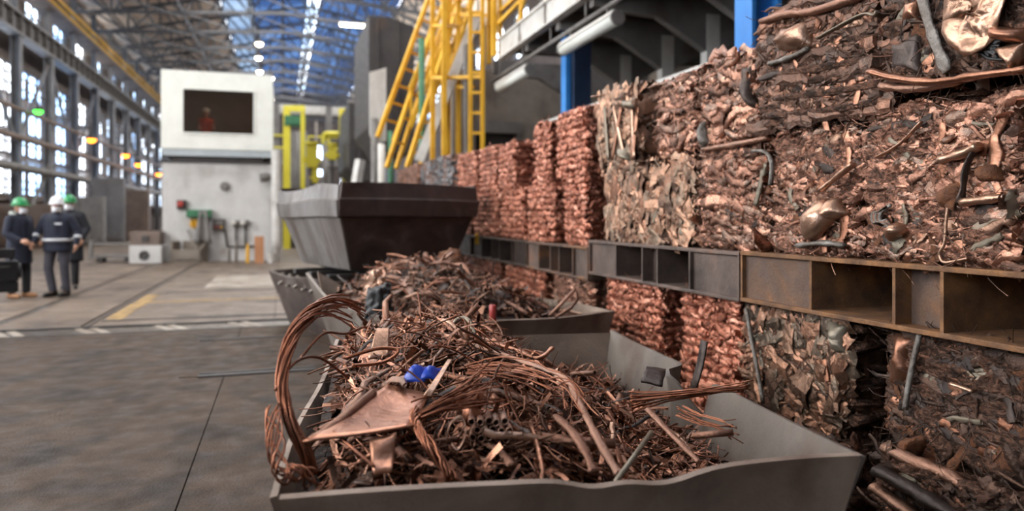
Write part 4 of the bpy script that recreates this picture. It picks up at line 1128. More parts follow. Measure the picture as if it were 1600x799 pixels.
def rim3(side, t):
    if side == 'near': return (0.05 * math.exp(-(t / 0.12) ** 2) * 0 - 0.03 * t + 0.02 * math.sin(3 * t), 0.05 * math.exp(-((t - 0.0) / 0.1) ** 2))
    if side == 'left': return (0.03 * math.sin(6 * t) - 0.03, 0.03 * math.sin(9 * t))
    return (0, 0)
hop = make_bin('steel_hopper', 'tall blackened steel hopper with a flared rim, stacked on a dark bin', O3, A3, 1.80, 2.15, PROF3,
               dict(near='hopper', right='hopper', far='hopper', left='hopper_side'), rim3, 20, 0.03, 'steel scrap bins', seed=7, dent=0.02)
mb = MB()
for x in (0.5, 0.9, 1.3):
    mb.bx(x - 0.04, x + 0.04, 0.3, 1.9, 0.77, 0.83)
for y in (0.4, 1.0, 1.6):
    mb.bx(0.02, 1.75, y - 0.05, y + 0.05, 0.71, 0.77)
mb.build('support_skid', M['dark_steel'], hop)
bin4 = make_bin('scrap_bin', 'dark steel bin on the floor carrying the tall hopper', O3 + Vector((-0.12, 0.05, 0)), A3, 1.95, 2.2, [(0.22, 0.0), (0.0, 0.72)],
                dict(near='hopper', right='hopper', far='hopper', left='hopper'), lambda s, t: (0.02 * math.sin(7 * t) - 0.02, 0), 12, 0.03, 'steel scrap bins', seed=9)
for k in range(5):
    MB().tube([(0.03, 0.5 + 0.3 * k, 0.715), (0.03, 0.5 + 0.3 * k, 0.60 - 0.03 * (k % 2)), (-0.03, 0.5 + 0.3 * k, 0.56)], 0.022, 7).build('lifting_hook', M['rail'], bin4, smooth=True)

def local_to_world(O, A, p):
    c, s = math.cos(A), math.sin(A)
    return Vector((O[0] + p[0] * c - p[1] * s, O[1] + p[0] * s + p[1] * c, p[2] + O[2]))

def h1(u, v):
    s = 0.50 + 0.50 * min(1, max(0, v / 0.85)) if v < 1.9 else 1 - 0.25 * (v - 1.9) / 0.37
    sg = 0.95 if u < 0.60 else 0.44
    return 0.50 + 0.40 * math.exp(-((u - 0.60) / sg) ** 2) * s + 0.03 * noise.noise(Vector((u * 4, v * 4, 1.7)))
def h2(u, v):
    k = math.exp(-((u - 0.72) / 0.62) ** 2) * (0.42 + 0.58 * math.sin(min(1, v / 1.9) * PI * 0.62))
    return 0.58 + 0.44 * k + 0.04 * noise.noise(Vector((u * 4, v * 4, 7.7)))

# single pieces: shared meshes, one object each
def meshes(name, Ts, mat, smooth=True):
    out = []
    for V, Q in Ts:
        me = np_mesh(name, V, Q, smooth); me.materials.append(M[mat]); out.append(me)
    return out
def thick_strip(seed, w, th=0.05, kink=0.35):
    V, Q = t_strip(seed, 10, w, kink)
    n = len(V) // 2
    N = np.zeros_like(V)
    for i in range(n):
        a = V[2 * i + 1] - V[2 * i]; j = min(i, n - 2); t = V[2 * j + 2] - V[2 * j]
        q = np.cross(t, a); q /= np.linalg.norm(q) + 1e-9
        N[2 * i] = N[2 * i + 1] = q
    V2 = np.concatenate([V, V - N * th * w])
    K = len(V)
    Q2 = [tuple(q) for q in Q] + [tuple(K + x for x in q[::-1]) for q in Q]
    for i in range(n - 1):
        Q2.append((2 * i, 2 * i + 2, K + 2 * i + 2, K + 2 * i)); Q2.append((2 * i + 3, 2 * i + 1, K + 2 * i + 1, K + 2 * i + 3))
    return V2, np.array(Q2)
def hollow_pipe(seed, r=0.05, n=8):
    c = smooth_curve(seed, 6, 0.10, 0.1)
    a = MB().tube([tuple(p) for p in c], r, n, cap=False)
    b = MB().tube([tuple(p) for p in c], r * 0.78, n, cap=False)
    V = np.array(a.v + b.v); K = len(a.v); m = len(c)
    Q = [tuple(f) for f in a.f] + [tuple(K + x for x in f[::-1]) for f in b.f]
    for e in (0, (m - 1) * n):
        for k in range(n):
            Q.append((e + k, e + (k + 1) % n, K + e + (k + 1) % n, K + e + k))
    return V, np.array(Q)
SETS = {
    'wire': (meshes('copper_wire', [t_wire(300 + s, 14, 0.0055, 5, 0.2, 0.0, 0.2) for s in range(10)] + [t_wire(330 + s, 16, 0.005, 5, 0.3, 0.28) for s in range(5)], 'wire')
             + meshes('copper_wire', [t_wire(350 + s, 14, 0.007, 5, 0.24, 0.0, 0.2) for s in range(8)], 'wire_brown'), 0.22, 0.62),
    'strip': (meshes('metal_strip', [thick_strip(s, 0.055, 0.09, 0.22) for s in range(9)], 'sheet') + meshes('metal_strip', [thick_strip(20 + s, 0.042, 0.1, 0.3) for s in range(7)], 'sheet_dark')
              + meshes('metal_strip', [thick_strip(40 + s, 0.065, 0.08, 0.2) for s in range(4)], 'sheet_pale'), 0.16, 0.42),
    'pipe': (meshes('scrap_pipe', [hollow_pipe(s, 0.032) for s in range(6)] + [hollow_pipe(20 + s, 0.05) for s in range(3)], 'pipe') + meshes('scrap_pipe', [t_bar(230 + s, 9, 6, 0.045, 0.6, 0.04) for s in range(4)], 'pipe'), 0.16, 0.46),
    'sheet': (meshes('crumpled_sheet', NEAR_SHEETS[:6], 'sheet') + meshes('crumpled_sheet', NEAR_SHEETS[2:], 'sheet_dark') + meshes('crumpled_sheet', NEAR_SHEETS[4:6], 'sheet_pale'), 0.05, 0.12)}
CATS = {'wire': ('copper_wire', 'wire'), 'strip': ('metal_strip', 'strip'), 'pipe': ('scrap_pipe', 'pipe'), 'sheet': ('crumpled_sheet', 'sheet')}
T_STN = [t_strip(700 + s, 7, (0.035, 0.06, 0.09)[s % 3], 0.16) for s in range(12)]
T_LF = [t_crumple(720 + s, 5, 3, (0.25, 0.5)[s % 2], 0.07, 0.03) for s in range(8)]
def heap(O, A, W, Ln, h, where, counts, dens, seed, mats, sizes=1.0, skip=None):
    rng = np.random.default_rng(seed)
    # core
    nu, nv = 34, 46
    V = []; Q = []
    for i in range(nu + 1):
        for j in range(nv + 1):
            u, v = 0.04 + (W - 0.08) * i / nu, 0.04 + (Ln - 0.08) * j / nv
            V.append(tuple(local_to_world(O, A, (u, v, h(u, v) - 0.05 + 0.02 * noise.noise(Vector((u * 17, v * 17, seed)))))))
    for i in range(nu):
        for j in range(nv):
            k = i * (nv + 1) + j
            Q.append((k, k + nv + 1, k + nv + 2, k + 1))
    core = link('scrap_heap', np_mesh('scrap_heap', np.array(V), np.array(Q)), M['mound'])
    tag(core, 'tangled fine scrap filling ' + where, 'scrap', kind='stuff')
    def sample(N, lo=-0.03, hi=0.02, m=0.07):
        u = rng.uniform(m, W - m, N); v = rng.uniform(m * 1.3, Ln - m, N)
        e = 0.02
        pos, nr = [], []
        for a, b in zip(u, v):
            z = h(a, b); gx = (h(a + e, b) - z) / e; gy = (h(a, b + e) - z) / e
            q = local_to_world(O, A, (a, b, z + rng.uniform(lo, hi)))
            n = local_to_world(Vector((0, 0, 0)), A, (-gx, -gy, 1)).normalized()
            pos.append(tuple(q)); nr.append(tuple(n))
        return np.array(pos), np.array(nr)
    qb = QB()
    fine_w = [t_wire(400 + s, 9, 0.0052, 4, (0.16, 0.3)[s % 2], planar=0.2) for s in range(12)] + [t_wire(420 + s, 10, 0.005, 4, 0.3, 0.35) for s in range(3)]
    thin_bar = [t_bar(840 + s, 5, 6, (0.022, 0.035)[s % 2], 0.8, 0.02) for s in range(8)]
    for T, n, a, b, tilt in ((fine_w, 4200, 0.08, 0.34, 0.35), (T_STN, 2200, 0.06, 0.24, 0.45), (T_LF, 650, 0.03, 0.10, 0.5), (thin_bar, 1300, 0.08, 0.30, 0.3), (T_LF, 110, 0.08, 0.15, 0.4)):
        N = int(n * dens)
        pos, nr = sample(N, -0.05, 0.025, max(0.07, 0.42 * b))
        R = frames(nr, rng, tilt)
        s = rng.uniform(a, b, N) * sizes
        scatter(qb, T, pos, R, s, rng)
    o = qb.build('loose_scrap', M[mats]); tag(o, 'countless small wires and shavings covering ' + where, 'scrap', kind='stuff')
    for kind, n in counts.items():
        ms, a, b = SETS[kind]
        nm, cat = CATS[kind]
        pos, nr = sample(n, 0.0, 0.045, 0.14)
        R = frames(nr, rng, 0.22 if kind != 'sheet' else 0.4)
        for k in range(n):
            if skip and skip(Vector(pos[k])): continue
            o = link(nm, ms[int(rng.integers(0, len(ms)))])
            s = rng.uniform(a, b) * sizes
            Mx = Matrix([list(r) for r in R[k]]).to_4x4(); Mx.translation = Vector(pos[k])
            o.matrix_world = Mx @ Matrix.Diagonal((s, s, s, 1))
            q = local_to_world(Vector((0, 0, 0)), -A, Vector(pos[k]) - Vector(O))
            zone = ('front', 'middle', 'back')[min(2, max(0, int(q[1] / Ln * 3)))] + ' ' + ('left', 'centre', 'right')[min(2, max(0, int(q[0] / W * 3)))]
            look = {'copper_wire': 'bright', 'oxidised_wire': 'dull', 'loose_copper_sheet': 'copper', 'loose_dark_sheet': 'dark', 'loose_pale_sheet': 'pale', 'scrap_pipe': 'brown'}[o.data.materials[0].name]
            size = 'long' if s > (a + b) / 2 * sizes else 'short'
            if kind == 'sheet': size = 'larger' if s > (a + b) / 2 * sizes else 'small'
            w = {'wire': 'wire', 'strip': 'bent metal strip', 'pipe': 'dented pipe', 'sheet': 'crumpled sheet'}[kind]
            tag(o, '%s %s %s at the %s of %s' % (size, look, w, zone, where), cat, {'wire': 'loose wires on ', 'strip': 'loose strips on ', 'pipe': 'loose pipes on ', 'sheet': 'loose sheets on '}[kind] + where)
def clear_of_sheet(p):
    a = P(560, 650, 2.1)
    return (p - a).length < 0.19
heap(O1, A1, 1.63, 2.27, h1, 'the heap in the nearest bin', {'wire': 280, 'strip': 190, 'pipe': 80, 'sheet': 60}, 1.35, 11, 'scrap', 1.0, clear_of_sheet)
heap(O2, A2, 1.60, 2.15, h2, 'the heap in the second bin', {'wire': 90, 'strip': 120, 'pipe': 70, 'sheet': 60}, 0.9, 12, 'scrap_dark', 1.15)

# ---------------------------------------------------------------- pieces of the near heap that stand out
def curve_pts(ctrl, k=6):
    cs = [Vector(c) for c in ctrl]; out = []
    for i in range(len(cs) - 1):
        p0, p1, p2, p3 = cs[max(i - 1, 0)], cs[i], cs[i + 1], cs[min(i + 2, len(cs) - 1)]
        for q in range(k):
            t = q / k
            out.append(0.5 * ((2 * p1) + (p2 - p0) * t + (2 * p0 - 5 * p1 + 4 * p2 - p3) * t * t + (3 * p1 - p0 - 3 * p2 + p3) * t ** 3))
    out.append(cs[-1]); return out
def bundle(name, label, cat, ctrl, n, spread, r, twist=0.0, fray=0.0, seed=0, mat='wire', part='strand'):
    """a bundle of separate strands; spread: radius at each control point"""
    path = curve_pts(ctrl); m = len(path)
    sp = np.interp(np.linspace(0, 1, m), np.linspace(0, 1, len(spread)), spread)
    root = empty(name, path[0], 0, label, cat)
    rg = random.Random(seed)
    for k in range(n):
        a0 = rg.uniform(0, 2 * PI); rad = math.sqrt(rg.random()); pts = []
        drift = Vector((rg.gauss(0, 1), rg.gauss(0, 1), rg.gauss(0, 1))) * fray
        cut = rg.uniform(0.86, 1.0)
        for i, p in enumerate(path):
            if i > cut * m: break
            t = (path[min(i + 1, m - 1)] - path[max(i - 1, 0)]).normalized()
            x = t.cross(Vector((0, 1, 0.2))).normalized(); y = t.cross(x)
            a = a0 + twist * i
            u = i / (m - 1)
            pts.append(p + (x * math.cos(a) + y * math.sin(a)) * rad * sp[i] + drift * max(0, u - 0.7) + Vector((rg.gauss(0, .0007), rg.gauss(0, .0007), rg.gauss(0, .0007))) - path[0])
        MB().tube(pts, r * rg.uniform(0.8, 1.2), 5).build(part, M[mat], root, smooth=True)
    return root
bundle('copper_cable', 'thick arched bundle of copper strands rising at the left corner of the nearest bin', 'cable',
       [P(490, 742, 1.95), P(476, 705, 1.95), P(452, 655, 1.97), P(440, 600, 2.02), P(448, 550, 2.10), P(466, 510, 2.22), P(497, 484, 2.35), P(530, 480, 2.5), P(562, 492, 2.65)],
       34, [0.016, 0.018, 0.017, 0.016, 0.018, 0.022, 0.027, 0.034, 0.042], 0.0030, 0.10, 0.06, 3)
bundle('copper_cable', 'tangled loose end of wire hanging over the left rim of the nearest bin', 'cable',
       [P(425, 640, 1.98), P(432, 700, 1.90), P(445, 740, 1.86), P(470, 742, 1.88), P(500, 750, 1.92)], 9, [0.03, 0.025, 0.03, 0.03, 0.03], 0.0028, 0.4, 0.05, 5)
bundle('twisted_cable', 'thick twisted copper cable running down to the front rim of the nearest bin', 'cable',
       [P(648, 640, 2.12), P(650, 662, 2.06), P(668, 692, 2.0), P(690, 724, 1.97), P(710, 756, 1.95)], 14, [0.012, 0.014, 0.014, 0.014, 0.015], 0.0042, 0.32, 0.0, 6)
bundle('copper_cable', 'fan of bright copper wires spreading right from the twisted cable', 'cable',
       [P(655, 652, 2.08), P(690, 634, 2.12), P(730, 620, 2.18), P(775, 602, 2.25)], 26, [0.010, 0.018, 0.04, 0.07], 0.0022, 0.05, 0.05, 8)
bundle('copper_cable', 'straight bundle of copper wires reaching over the right rim of the nearest bin', 'cable',
       [P(985, 628, 2.72), P(1040, 620, 2.70), P(1100, 612, 2.68), P(1168, 603, 2.66)], 20, [0.045, 0.020, 0.014, 0.012], 0.0024, 0.03, 0.03, 9)
bundle('copper_cable', 'spray of thin copper wires pointing at the inner right wall of the nearest bin', 'cable',
       [P(1060, 640, 2.5), P(1090, 655, 2.45), P(1120, 664, 2.4), P(1150, 674, 2.36)], 9, [0.03, 0.02, 0.02, 0.03], 0.0022, 0.05, 0.06, 10)
bundle('copper_cable', 'hank of pale copper wire lying across the middle of the nearest heap', 'cable',
       [P(730, 580, 2.5), P(780, 578, 2.45), P(840, 590, 2.4), P(880, 610, 2.3), P(905, 650, 2.2)], 10, [0.02, 0.05, 0.06, 0.06, 0.06], 0.0022, 0.03, 0.10, 15, 'wire')
def solid(name, label, cat, mb, mat, smooth=True, **k):
    return tag(mb.build(name, M[mat], None, smooth, **k), label, cat)
def plate(pts, n=10, amp=0.012, th=0.006, seed=0, bulge=0.0):
    a, b, c, d = [Vector(p) for p in pts]
    nr = (b - a).cross(d - a).normalized()
    g = []
    for i in range(n):
        row = []
        for j in range(n):
            u, v = i / (n - 1), j / (n - 1)
            p = a * (1 - u) * (1 - v) + b * u * (1 - v) + c * u * v + d * (1 - u) * v
            row.append(p + nr * (amp * 2 * noise.noise(p * 6 + Vector((seed, 0, 0))) + amp * 0.9 * noise.noise(p * 23 + Vector((seed, 3, 0))) + bulge * math.sin(PI * u) * math.sin(PI * v)))
        g.append(row)
    return MB().sheet(g, th)
sh = plate([P(473, 692, 1.93), P(645, 666, 2.03), P(672, 617, 2.36), P(606, 602, 2.42)], 12, 0.003, 0.007, 2, -0.012)
sheet1 = solid('copper_sheet', 'large tapering copper sheet lying on the left of the nearest heap', 'sheet', sh, 'big_sheet')
solid('copper_sheet', 'narrow folded copper sheet standing below the large tapering sheet', 'sheet', plate([P(577, 690, 2.0), P(620, 680, 2.02), P(612, 738, 1.93), P(583, 744, 1.93)], 8, 0.02, 0.006, 5), 'sheet')
solid('scrap_pipe', 'slim straight pipe lying along the left edge of the large copper sheet', 'pipe', MB().tube([P(500, 682, 2.0), P(545, 646, 2.15), P(583, 614, 2.32)], 0.014, 10), 'pipe')
solid('oval_plate', 'pale oval metal plate standing at the back left of the nearest heap', 'plate', plate([P(575, 562, 2.75), P(606, 556, 2.75), P(608, 512, 2.85), P(588, 513, 2.85)], 9, 0.006, 0.008, 8), 'sheet_pale')
bl = plate([P(630, 598, 2.40), P(664, 600, 2.38), P(676, 576, 2.46), P(640, 578, 2.46)], 12, 0.012, 0.004, 12, 0.03)
solid('blue_wrapper', 'bright blue crumpled plastic piece in the middle of the nearest heap', 'plastic', bl, 'blue_plastic')
solid('blue_wrapper', 'second blue plastic piece beside the pale pointed strip', 'plastic', plate([P(658, 592, 2.36), P(678, 590, 2.36), P(690, 573, 2.44), P(664, 576, 2.44)], 10, 0.012, 0.004, 14, 0.03), 'blue_plastic')
solid('pointed_strip', 'pale pointed metal strip leaning over the blue plastic', 'strip', plate([P(662, 618, 2.25), P(674, 620, 2.25), P(706, 562, 2.36), P(700, 562, 2.36)], 7, 0.006, 0.005, 15), 'sheet_pale')
ang = MB().sheet([[P(x, y, d) + Vector(o) for o in ((0, 0, 0.022), (0, 0, 0), (0.01, 0.03, 0))] for x, y, d in ((634, 580, 2.6), (690, 566, 2.7), (745, 552, 2.8))], 0.006)
solid('angle_bar', 'straight brown angle bar behind the blue plastic', 'bar', ang, 'pipe', False)
solid('angle_bar', 'long brown channel bar lying left of the blue plastic', 'bar', MB().beam(P(602, 590, 2.58), P(668, 576, 2.72), 0.04, 0.018), 'pipe', False, bevel=0.003)
thick = [('fat crushed copper pipe arching over the centre of the nearest heap', [(742, 540, 2.9), (790, 556, 2.75), (845, 575, 2.6), (885, 592, 2.45), (905, 628, 2.3), (925, 668, 2.2), (945, 706, 2.12), (968, 742, 2.05)], 0.015),
         ('flattened copper pipe running down the middle front of the nearest heap', [(868, 650, 2.25), (895, 676, 2.15), (915, 706, 2.08), (928, 738, 2.02)], 0.016),
         ('fat crushed copper pipe lying at the back of the nearest heap', [(762, 536, 3.0), (800, 545, 2.95), (840, 560, 2.85), (862, 545, 2.9)], 0.016),
         ('flattened pipe end pointing at the front rim of the nearest bin', [(752, 690, 2.15), (780, 705, 2.08), (800, 728, 2.0)], 0.014),
         ('bent brown pipe at the right foot of the nearest heap', [(1012, 640, 2.5), (1050, 680, 2.38), (1075, 705, 2.3), (1092, 722, 2.25)], 0.013)]
for k, (lab, pts, r) in enumerate(thick):
    path = curve_pts([P(*q) for q in pts])
    rr = [r * (1 + 0.55 * noise.noise(p * 22)) for p in path]
    solid('crushed_pipe', lab, 'pipe', MB().tube(path, rr, 10, flat=0.55), 'pipe' if k != 2 else 'sheet')
solid('grey_rod', 'straight grey rod standing against the front rim of the nearest bin', 'rod', MB().tube([P(1018, 676, 2.22), P(990, 715, 2.1), P(962, 753, 2.0)], 0.008, 8), 'sheet_green')
solid('scrap_pipe', 'brown pipe lying straight across the right front of the nearest heap', 'pipe', MB().tube([P(838, 683, 2.2), P(900, 690, 2.18), P(962, 694, 2.16)], 0.015, 10), 'pipe')
solid('scrap_pipe', 'short pipe pointing at the bare inner wall of the nearest bin', 'pipe', MB().tube([P(1082, 682, 2.35), P(1112, 679, 2.33), P(1146, 676, 2.31)], 0.011, 10), 'pipe')
coil = MB()
g = random.Random(3)
tb = empty('tube_cluster', P(760, 690, 2.1), 0, 'cluster of short copper tubes seen end on in the nearest heap', 'tubes')
for k in range(16):
    c = P(738 + (k % 5) * 13 + (k // 5 % 2) * 6 + g.uniform(-2, 2), 660 + (k // 5) * 13 + g.uniform(-2, 2), 2.12) - tb.location
    d = (Vector((0.25, 0.95, -0.1))).normalized()
    ring = MB()
    x = d.cross(Vector((0, 0, 1))).normalized(); y = d.cross(x)
    n = 12
    vs = [c + (x * math.cos(2 * PI * q / n) + y * math.sin(2 * PI * q / n)) * r + d * l for r, l in ((0.011, 0.12), (0.011, 0), (0.0085, 0), (0.0085, 0.12)) for q in range(n)]
    fs = [(i * n + q, i * n + (q + 1) % n, (i + 1) * n + (q + 1) % n, (i + 1) * n + q) for i in range(3) for q in range(n)]
    ring.add(vs, fs).build('tube', M['pipe'], tb, smooth=True)
lp = curve_pts([P(697, 690, 2.1), P(704, 665, 2.12), P(722, 655, 2.13), P(728, 678, 2.1), P(716, 704, 2.05), P(706, 696, 2.06)])
solid('looped_strip', 'pale copper strip bent into a loop near the front rim', 'strip', MB().sheet([[p, p + Vector((0.004, 0.02, 0.004))] for p in lp], 0.003), 'sheet_pale')
solid('copper_cup', 'rolled reddish copper cup lying right of the wire fan', 'cup', MB().sheet([[P(732 + 22 * u, 650 - 22 * u, 2.2) + Vector((0.03 * math.cos(a) * 0.6, 0.03 * math.sin(a) * 0.4, 0.03 * math.sin(a))) for a in np.linspace(0, 5.6, 14)] for u in (0, 0.5, 1)], 0.003), 'wire')
ar = curve_pts([P(705, 520, 3.3), P(712, 502, 3.3), P(728, 498, 3.3), P(738, 512, 3.25), P(744, 534, 3.2)])
solid('bent_tube', 'grey tube bent into an arch at the back of the nearest heap', 'tube', MB().tube(ar, 0.011, 8), 'sheet_green')
for k, (lab, a) in enumerate((('long wire curving out left above the nearest bin', [(545, 592, 2.3), (500, 560, 2.2), (462, 566, 2.1), (430, 610, 2.0)]),
                              ('thick wire loop at the left of the nearest heap', [(540, 560, 2.6), (590, 545, 2.6), (622, 548, 2.6), (600, 566, 2.55), (550, 572, 2.5)]),
                              ('thin wire crossing below the large copper sheet', [(520, 675, 2.0), (550, 700, 1.96), (585, 730, 1.93)]),
                              ('long bent wire rising right of the arched strands', [(470, 560, 2.2), (505, 522, 2.3), (540, 522, 2.4), (566, 512, 2.5)]))):
    solid('copper_wire', lab, 'wire', MB().tube(curve_pts([P(*q) for q in a]), 0.0045 if k != 1 else 0.007, 6), 'wire')
bx_ = plate([P(1002, 600, 2.85), P(1035, 604, 2.8), P(1040, 578, 2.95), P(1010, 576, 2.95)], 6, 0.01, 0.012, 3)
solid('dark_offcut', 'dark metal offcut lying against the torn lip of the nearest bin', 'offcut', bx_, 'sheet_dark')

# ---------------------------------------------------------------- pieces of the second heap that stand out
solid('copper_ball', 'bright crumpled copper foil at the left end of the second heap', 'foil', plate([P(562, 470, 5.3), P(604, 474, 5.3), P(602, 426, 5.5), P(570, 428, 5.5)], 22, 0.07, 0.006, 21, 0.06), 'sheet_pale')
solid('black_bag', 'shiny black plastic bundle beside the bright copper foil', 'bag', plate([P(568, 492, 5.05), P(612, 496, 5.05), P(612, 446, 5.2), P(574, 444, 5.2)], 24, 0.06, 0.006, 22, 0.10), 'black')
solid('red_can', 'small red cylinder standing upright at the rim of the second bin', 'can', MB().lathe([(0.02, 0), (0.024, 0.005), (0.024, 0.11), (0.02, 0.116)], 14), 'pink', loc=P(770, 504, 4.75))
solid('steel_rod', 'pale forked rod leaning at the right of the second heap', 'rod', MB().tube([P(858, 494, 5.1), P(880, 472, 5.15), P(898, 453, 5.2)], 0.012, 7), 'pipe')
solid('steel_rod', 'bent tube lying beside the pale forked rod', 'rod', MB().tube([P(868, 496, 5.0), P(892, 482, 5.05), P(902, 468, 5.1), P(900, 456, 5.1)], 0.012, 7), 'pipe')
solid('flat_bar', 'long pale flat bar lying across the top left of the second heap', 'bar', MB().beam(P(652, 428, 5.9), P(714, 430, 6.0), 0.05, 0.02), 'sheet_pale', False)
solid('flat_bar', 'brown flat bar sloping down the left of the second heap', 'bar', MB().beam(P(628, 438, 5.6), P(672, 500, 5.0), 0.06, 0.02), 'pipe', False)
solid('brown_foil', 'golden brown crumpled sheet crowning the second heap', 'sheet', plate([P(676, 422, 6.3), P(736, 428, 6.2), P(720, 398, 6.5), P(690, 394, 6.5)], 20, 0.06, 0.006, 25, 0.05), 'rust_patch')
# ================================================================ CONTROL CABIN
CX0, CX1, CY = -3.6, -0.3, 25.0
base = empty('cabin_base', (CX0, CY, 0), 0, 'pale block building carrying the white control cabin', 'building')
MB().bx(0, CX1 - CX0, 0, 4.0, 0, 3.15).build('block_wall', M['cabin_wall'], base)
MB().bx(-0.06, CX1 - CX0 + 0.06, -0.05, 4.05, 3.15, 3.22).build('roof_slab', M['dark_steel'], base)
cb = empty('control_cabin', (CX0, CY - 0.25, 3.30), 0, 'white control cabin with a wide dark window on top of the pale building', 'cabin')
w, hgt, dp = CX1 - CX0, 2.68, 3.6
wx0, wx1, wz0, wz1 = 0.64, 2.72, 0.80, 2.16
shell = MB()
shell.bx(0, w, 0, 0.1, 0.28, wz0).bx(0, w, 0, 0.1, wz1, hgt).bx(0, wx0, 0, 0.1, wz0, wz1).bx(wx1, w, 0, 0.1, wz0, wz1)
shell.bx(0, 0.1, 0.1, dp, 0.28, hgt).bx(w - 0.1, w, 0.1, dp, 0.28, hgt).bx(0, w, dp - 0.1, dp, 0.28, hgt).bx(0, w, 0, dp, hgt, hgt + 0.06)
shell.build('cabin_shell', M['cabin'], cb)
MB().bx(0.03, w - 0.03, 0.03, dp, 0.06, 0.28).build('skirt', M['cabin_skirt'], cb)
MB().bx(0.3, w - 0.3, 0.2, dp, -0.08, 0.06).build('under_frame', M['dark_steel'], cb)
MB().bx(0.12, w - 0.12, 0.12, dp - 0.12, 0.28, 0.34).build('cabin_floor', M['dark_steel'], cb)
MB().bx(0.12, w - 0.12, dp - 0.25, dp - 0.12, 0.34, hgt).build('lining', M['brown_steel'], cb)
MB().bx(1.2, 2.1, 1.2, 1.5, hgt - 0.1, hgt - 0.03).build('fill_panel', emat('cabin_fill_glow', (255, 236, 210), 15), cb)  # glowing panel added to brighten the cabin interior
win = MB().bx(wx0 - 0.05, wx0, -0.03, 0.06, wz0 - 0.05, wz1 + 0.05).bx(wx1, wx1 + 0.05, -0.03, 0.06, wz0 - 0.05, wz1 + 0.05)
win.bx(wx0, wx1, -0.03, 0.06, wz0 - 0.05, wz0).bx(wx0, wx1, -0.03, 0.06, wz1, wz1 + 0.05)
wf = win.build('window_frame', M['cabin'], cb)
MB().bx(wx0, wx1, 0.02, 0.035, wz0, wz1).build('pane', M['dark_glass'], wf)
# things on and before the cabin base
def wall_pt(px, py):
    d = None
    k = (px - 800) / FPX
    d = CY / (CS - k * SN)
    return P(px, py, d)
def wallbox(name, label, cat, x0, x1, y0, y1, depth, mat, parts=(), bev=0.01):
    a = wall_pt(x0, y1); b = wall_pt(x1, y0)
    o = empty(name, ((a.x + b.x) / 2, CY, a.z), 0, label, cat)
    W, H = b.x - a.x, b.z - a.z
    MB().bx(-W / 2, W / 2, -depth, 0, 0, H).build('housing', M[mat], o, bevel=bev)
    return o, W, H
o, W, H = wallbox('alarm_box', 'red alarm box on the pale cabin base', 'alarm box', 277, 292, 313, 327, 0.14, 'dark_steel')
MB().lathe([(0.10, 0), (0.10, 0.05), (0.06, 0.09)], 14, Matrix.Translation((-0.03, -0.14, H * 0.55)) @ Matrix.Rotation(PI / 2, 4, 'X')).build('red_dome', M['pink'], o)
o, W, H = wallbox('wall_shelf', 'green shelf board on the pale cabin base', 'shelf', 293, 331, 328, 340, 0.30, 'green')
MB().bx(-W / 2, W / 2, -0.36, -0.3, 0.02, 0.08).build('shelf_lip', M['green'], o)
a = wall_pt(319, 340)
cl = MB().sheet([[(a.x + (u - 0.5) * (0.22 + 0.3 * v), CY - 0.34 - 0.05 * math.sin(9 * u), a.z + 0.22 - 1.05 * v) for u in np.linspace(0, 1, 9)] for v in np.linspace(0, 1, 7)], 0.02)
tag(cl.build('hanging_cloth', M['grey_steel'], smooth=True), 'grey cloth hanging from the green shelf', 'cloth')
a = wall_pt(305, 350)
for k, (dx, dz) in enumerate(((-0.05, 0), (0.06, 0.03), (0.12, -0.06))):
    mb = MB()
    for q in range(4):
        mb.capsule((dx + 0.03 * q - 0.05, 0, dz), (dx + 0.034 * q - 0.05, 0.02, dz - 0.13 + 0.01 * abs(q - 1.5)), 0.018, 0.015, 8)
    mb.capsule((dx - 0.03, 0, dz + 0.1), (dx, 0, dz), 0.05, 0.055, 10).capsule((dx - 0.07, 0, dz + 0.03), (dx - 0.11, 0, dz - 0.04), 0.018, 0.016, 8)
    tag(mb.build('work_glove', M['yellow'], smooth=True, loc=(a.x, CY - 0.12, a.z)), ('orange work glove hanging leftmost under the green shelf', 'orange work glove in the middle under the green shelf', 'orange work glove hanging rightmost under the green shelf')[k], 'glove', 'work gloves under the green shelf')
o, W, H = wallbox('switch_cabinet', 'dark switch cabinet with red buttons on the pale cabin base', 'switch cabinet', 333, 352, 343, 360, 0.15, 'dark_steel')
MB().bx(-W * .35, W * .35, -0.16, -0.15, H * 0.55, H * 0.85).build('display', M['grey_steel'], o)
for q in range(3):
    MB().lathe([(0.035, 0), (0.03, 0.04)], 10, Matrix.Translation((-W * .28 + q * W * .25, -0.15, H * .28)) @ Matrix.Rotation(PI / 2, 4, 'X')).build('button', M['pink'] if q < 2 else M['yellow'], o)
for k, (x0, x1) in enumerate(((363, 375), (378, 389))):
    o, W, H = wallbox('pipe_valve', ('left grey valve box with a pipe down the pale cabin base', 'right grey valve box with a pipe down the pale cabin base')[k], 'valve', x0, x1, 344, 353, 0.16, 'grey_steel')
    MB().lathe([(0.09, 0), (0.09, 0.1), (0.05, 0.14)], 12, Matrix.Translation((-W * .3, -0.14, H * .5)) @ Matrix.Rotation(PI / 2, 4, 'X')).build('valve_wheel', M['white_steel'], o)
    MB().tube([(0, -0.08, 0), (0, -0.08, -0.68)], 0.03, 8).build('pipe', M['dark_steel'], o, smooth=True)
a, b = wall_pt(352, 360), wall_pt(398, 385)
tag(MB().tube(curve_pts([(a.x, CY - 0.06, a.z), (a.x + 0.05, CY - 0.06, b.z + 0.08), (a.x + 0.15, CY - 0.06, b.z), (b.x, CY - 0.06, b.z)]), 0.03, 8).build('wall_pipe', M['dark_steel'], smooth=True), 'dark pipe looping from the switch cabinet along the cabin base', 'pipe')
a = wall_pt(351, 291)
